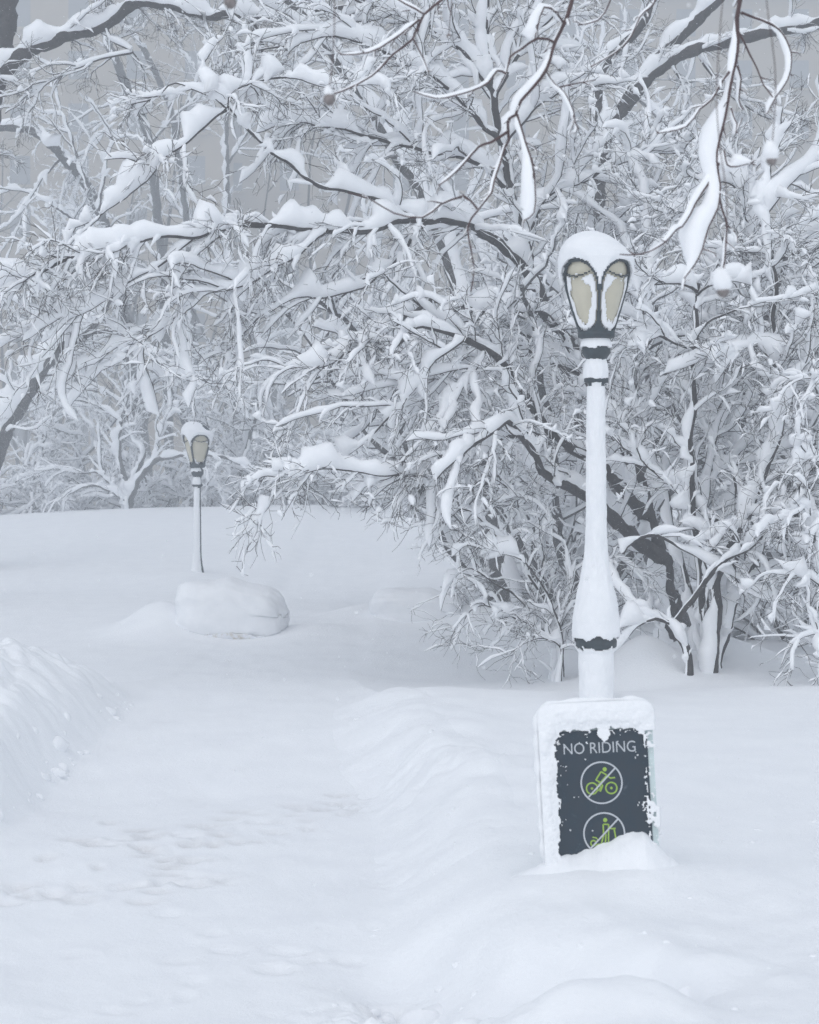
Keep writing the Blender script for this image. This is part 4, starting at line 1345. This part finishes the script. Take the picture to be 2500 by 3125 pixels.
def sign_drift():
    """wedge of snow heaped against the lower right of the board"""
    nu, nv = 150, 60
    X, Yv = np.meshgrid(np.linspace(-.42, .44, nu), np.linspace(-.50, .02, nv))
    xs = np.array([-.42, -.20, -.15, -.12, -.05, .02, .06, .10, .14, .165, .20, .235, .28, .44])
    hs = np.array([-.12, -.01, .006, .010, .035, .060, .078, .090, .104, .108, .075, .035, -.005, -.12])
    top = np.interp(X, xs, hs)
    top = top + .010 * fbm(X * 26, Yv * 6, 4, 91) * (top > -.02) + .006 * cellbump(X * 30, Yv * 20, 93)
    fall = np.clip((Yv + .50) / .49, 0, 1)
    Z = -.20 + (top + .20) * (.55 * fall + .45 * sstep(-.26, -.01, Yv))
    bz = S0[2] + s2l(700, 1640)[1] - sign.location[2]
    keep = np.ones_like(Z, bool)
    V, Q = grid_mesh(X, Yv - .012, Z + bz + .005, keep, False)
    o = link('snow_drift', mesh_np('snow_drift', V, Q), M_SNOW, sign)


sign_drift()

# ------------------------------------------------------------------ blocks of ploughed snow


def snow_block(name, label, px, py_bottom, Y, w, h, d, seed, bumpx):
    x = (px - HX) / F * Y
    zb = EYE - (py_bottom - HY) / F * Y - .05
    t = thing(name, label, 'snow block', (x, Y, zb), 'snow blocks beside the path')
    import bmesh
    bm = bmesh.new(); bmesh.ops.create_cube(bm, size=1.0)
    bmesh.ops.subdivide_edges(bm, edges=bm.edges, cuts=26, use_grid_fill=True)
    for vtx in bm.verts:
        p = vtx.co
        q = np.array([p.x * 2, p.y * 2, p.z * 2])
        l = (abs(q[0]) ** 3.6 + abs(q[1]) ** 3.2 + abs(q[2]) ** 3.2) ** (1 / 3.4)
        q = q / max(l, 1e-6) * max(abs(q))
        nn = float(fbm(np.array([q[0] * 1.7 + q[1]]), np.array([q[2] * 1.7 + q[1] * .6]), 4, seed)[0])
        s = 1 + .11 * nn
        lop = .10 * q[0] * (q[2] > 0)
        topn = .16 * math.exp(-((q[0] - bumpx) / .22) ** 2) * (q[2] > 0)
        vtx.co = (q[0] * w / 2 * s, q[1] * d / 2 * s, (q[2] * .5 * s + .5 + topn * .5 - lop) * h)
    me = bpy.data.meshes.new('snow_lump'); bm.to_mesh(me); bm.free()
    for p in me.polygons:
        p.use_smooth = True
    o = link('snow_lump', me, M_SNOW, t)
    # dirty strip at the foot of the face
    nu, nv = 90, 16
    U, Vv = np.meshgrid(np.linspace(-.80, .62, nu), np.linspace(.02, .22, nv))
    n1 = fbm(U * 6, Vv * 9, 4, seed + 3)
    keep = np.abs(Vv - .12) < .045 + .05 * n1 + .02 * np.cos(U * 3)
    q1 = -1.0
    yy = -d / 2 * (1.0 + .02 * n1) - .004
    zq = Vv * 2 - 1
    prof = (1 - np.abs(zq) ** 4.0 * .9) ** .25
    side = (1 - np.abs(U) ** 6) ** .2
    V, Q = grid_mesh(U * w / 2, yy * prof * side, Vv * h, keep, False)
    if len(Q):
        solid(link('dirty_band', mesh_np('dirty_band', V, Q), M_DIRTY, t), .02, 0)
    return t


snow_block('snow_block', 'rounded block of piled snow with a dirty streak, in front of the far lamp post', 712, 1945, 19.6, 1.26, .68, .85, 141, -.05)
snow_block('snow_block', 'low rounded heap of snow with dirty streak beside the twiggy bush', 1270, 1905, 21.2, 1.10, .48, .8, 147, .3)

# ------------------------------------------------------------------ branches hanging in from above, near the viewer


HREF = np.array([-.66, .58, .48]); HREF /= np.linalg.norm(HREF)


def hanging(name, label, limbs, seed, balls):
    rg = np.random.default_rng(seed)
    o = parse_lerp(limbs[0][0])[0]
    t = thing(name, label, 'branch', tuple(o), 'branches hanging in from above')
    for s, r0, r1, sn in limbs:
        limb_part('branch', t, o, parse_lerp(s), r0, r1, rg, snow=sn, d1=11, l1=(.015, .07), n2=.8, l2=(.01, .03), n3=0, twig=.0014, load=.10,
                  tm=.05, step=.03, wood=M_TWIGRED, twigmat=M_TWIGRED, kink=.0025, gaps=.5, bias=(0, 0, -.3), clump=0, ref=HREF, jagged=.03)
    for px, py, Y, r, cap in balls:
        c = at(px, py, Y)
        B = Bag()
        th = np.linspace(0, math.pi, 14)
        lathe(B, [(max(r * math.sin(a), 1e-4), -r * math.cos(a)) for a in th], 20)
        V = np.concatenate(B.v); V = V * (1 + .06 * rg.normal(size=(len(V), 1)).clip(-1, 1))
        b = link('seed_ball', mesh_np('seed_ball', V + (c - o), np.concatenate(B.q)), M_BALL, t)
        B = Bag()
        st = np.array([c + (0, 0, r * .9), c + (.01, .01, .18), c + (-.01, .02, .42), c + (.02, .02, .80)])
        B.add(*tube(catmull(st, .03)[None], np.full((1, len(catmull(st, .03))), .0011), 5))
        link('stalk', B.mesh('stalk', o), M_TWIGRED, b)
        if cap > 0:
            B = Bag()
            lathe(B, [(max(r * cap * math.sin(a) * (1 + .2 * math.cos(a)), 1e-4), r * .75 - r * cap * 1.25 * math.cos(a) + r * cap * .6) for a in th], 18)
            V = np.concatenate(B.v)
            V[:, 0] += .25 * V[:, 2] * -.4
            V = V * (1 + .05 * rg.normal(size=(len(V), 1)).clip(-1, 1))
            link('snow_cap', mesh_np('snow_cap', V + (c - o), np.concatenate(B.q)), M_SNOW, b)
    return t


hanging('hanging_branch', 'dark bare branch hanging from the top centre with spurred twigs and packed snow', [
    ("1770,-70,5.3 1748,0 1728,61 1693,130,5.3 1667,211 1590,308,5.2 1577,349 1553,365 1553,426", .0075, .0045, .024),
    ("1720,70,5.3 1700,40 1660,20,5.25 1640,90 1632,130", .004, .002, .075),
    ("1577,349,5.2 1598,406 1622,487 1634,568,5.1 1630,641 1598,665", .0044, .002, .050),
    ("1553,400,5.2 1500,438 1460,450 1411,499,5.1 1374,536 1338,568", .0048, .0022, .070),
    ("1667,219,5.3 1691,260 1719,284 1744,333,5.2 1752,369 1764,394", .0036, .0018, .012),
    ("1703,268,5.25 1764,256 1820,243", .0028, .0016, .016),
    ("1693,130,5.3 1638,118 1590,150,5.2 1553,174 1541,223 1512,284", .0044, .002, .065),
    ("1553,426,5.2 1525,503 1508,556,5.1 1500,592 1460,641 1427,690,5.05 1440,760 1452,820 1438,890", .0042, .0018, .008),
    ("1541,223,5.2 1516,215 1492,252 1443,280,5.1 1387,294 1330,298 1261,276", .0036, .0018, .032),
    ("1375,-30,5.25 1358,0 1297,45 1261,118,5.2 1200,162 1130,230,5.15 1050,275 1010,290", .0048, .0022, .008),
    ("1297,45,5.2 1230,10 1190,-20", .003, .002, .02),
    ("1261,118,5.2 1290,180 1306,228", .0026, .0015, .02),
    ("1280,60,5.2 1200,125 1130,160,5.15 1040,168", .0036, .0018, .02),
    ("1870,-30,5.3 1855,10 1825,60 1765,78", .003, .0018, .02),
    ("2000,0,5.4 1985,24 1950,57 1918,118,5.3 1877,162 1800,207", .0034, .0018, .016),
    ("1411,600,5.1 1350,625 1290,665 1200,650,5.05 1130,610 1060,590", .0034, .0018, .012),
    ("1460,641,5.1 1411,600", .0032, .0030, .01),
], 151, [(1005, 303, 3.5, .0125, .8), (703, 8, 3.5, .0125, 0.9), (1370, 110, 5.2, .007, 0)])

hanging('hanging_branch', 'snow-packed branch hanging straight down from the top right corner above the lamp', [
    ("2258,-70,5.4 2255,0 2250,53 2254,122,5.4 2246,195 2225,290,5.35 2205,400 2194,499,5.3 2198,568 2190,633,5.25 2165,690 2145,761 2120,810,5.2 2084,854", .0085, .0022, .075),
    ("2254,97,5.4 2287,162 2315,211 2330,260,5.35 2360,300", .0036, .0018, .012),
    ("2262,38,5.4 2327,61 2380,93 2409,138,5.4 2417,183 2405,243 2368,300,5.35 2340,349", .0042, .0018, .035),
    ("2226,219,5.35 2200,260 2177,300 2137,329,5.3 2092,385 2003,406", .0038, .0018, .014),
    ("2250,200,5.4 2262,240 2255,300 2268,330", .0045, .002, .02),
    ("2210,460,5.3 2222,500 2250,508 2300,494", .0032, .0016, .08),
    ("2194,499,5.3 2160,560 2135,600,5.25 2110,650 2080,690,5.2 2060,700 2027,740 1983,773,5.1 1938,777 1889,773", .0042, .0018, .022),
    ("2196,600,5.3 2210,650 2222,690,5.25 2215,740 2212,790 2210,825", .0036, .0018, .035),
    ("2222,690,5.25 2245,720 2250,740", .0026, .0016, .02),
    ("2145,761,5.2 2175,775 2185,790", .0022, .0014, .01),
    ("2232,330,5.35 2255,380 2240,420 2262,360", .003, .0016, .02),
], 157, [(2355, 488, 3.6, .0115, 1.5), (2207, 888, 3.6, .0135, 1.5)])

# ------------------------------------------------------------------ falling flakes


def flakes():
    rg = np.random.default_rng(171)
    N = 9000
    y = rg.uniform(2.6, 34, N)
    x = rg.uniform(-.34, .34, N) * (y + 4); z = EYE + rg.uniform(-.36, .36, N) * (y + 2)
    ok = z > ground_h(x, y) + .05
    x, y, z = x[ok], y[ok], z[ok]; N = len(x)
    r = rg.uniform(.0016, .0038, N)
    o6 = np.array([[1, 0, 0], [-1, 0, 0], [0, 1, 0], [0, -1, 0], [0, 0, 1], [0, 0, -1]], float)
    V = np.stack([x, y, z], 1)[:, None, :] + o6[None] * r[:, None, None] * rg.uniform(.7, 1.3, (N, 6, 1))
    tri = np.array([[0, 2, 4], [2, 1, 4], [1, 3, 4], [3, 0, 4], [2, 0, 5], [1, 2, 5], [3, 1, 5], [0, 3, 5]])
    Q = (np.arange(N) * 6)[:, None, None] + tri[None]
    o = link('falling_snow', mesh_np('falling_snow', V.reshape(-1, 3), Q.reshape(-1, 3)), M_SNOW)
    o['kind'] = 'stuff'; o['label'] = 'small flakes of snow falling through the air'; o['category'] = 'snowflakes'


flakes()

# ------------------------------------------------------------------ the snowy air


def haze(density=0.0098):
    B = Bag()
    box(B, -75, 75, -12, 140, -4, 37.5)
    m = bpy.data.materials.new('snowy_air'); m.use_nodes = True
    t = m.node_tree; t.nodes.clear()
    out = t.nodes.new('ShaderNodeOutputMaterial')
    pv = t.nodes.new('ShaderNodeVolumePrincipled')
    pv.inputs['Color'].default_value = (0.80, 0.83, 0.87, 1)
    pv.inputs['Density'].default_value = density
    pv.inputs['Anisotropy'].default_value = 0.0
    t.links.new(pv.outputs[0], out.inputs['Volume'])
    o = link('haze', B.mesh('haze', smooth=False), m)
    o['kind'] = 'stuff'; o['label'] = 'pale air thick with falling snow'; o['category'] = 'haze'


haze()
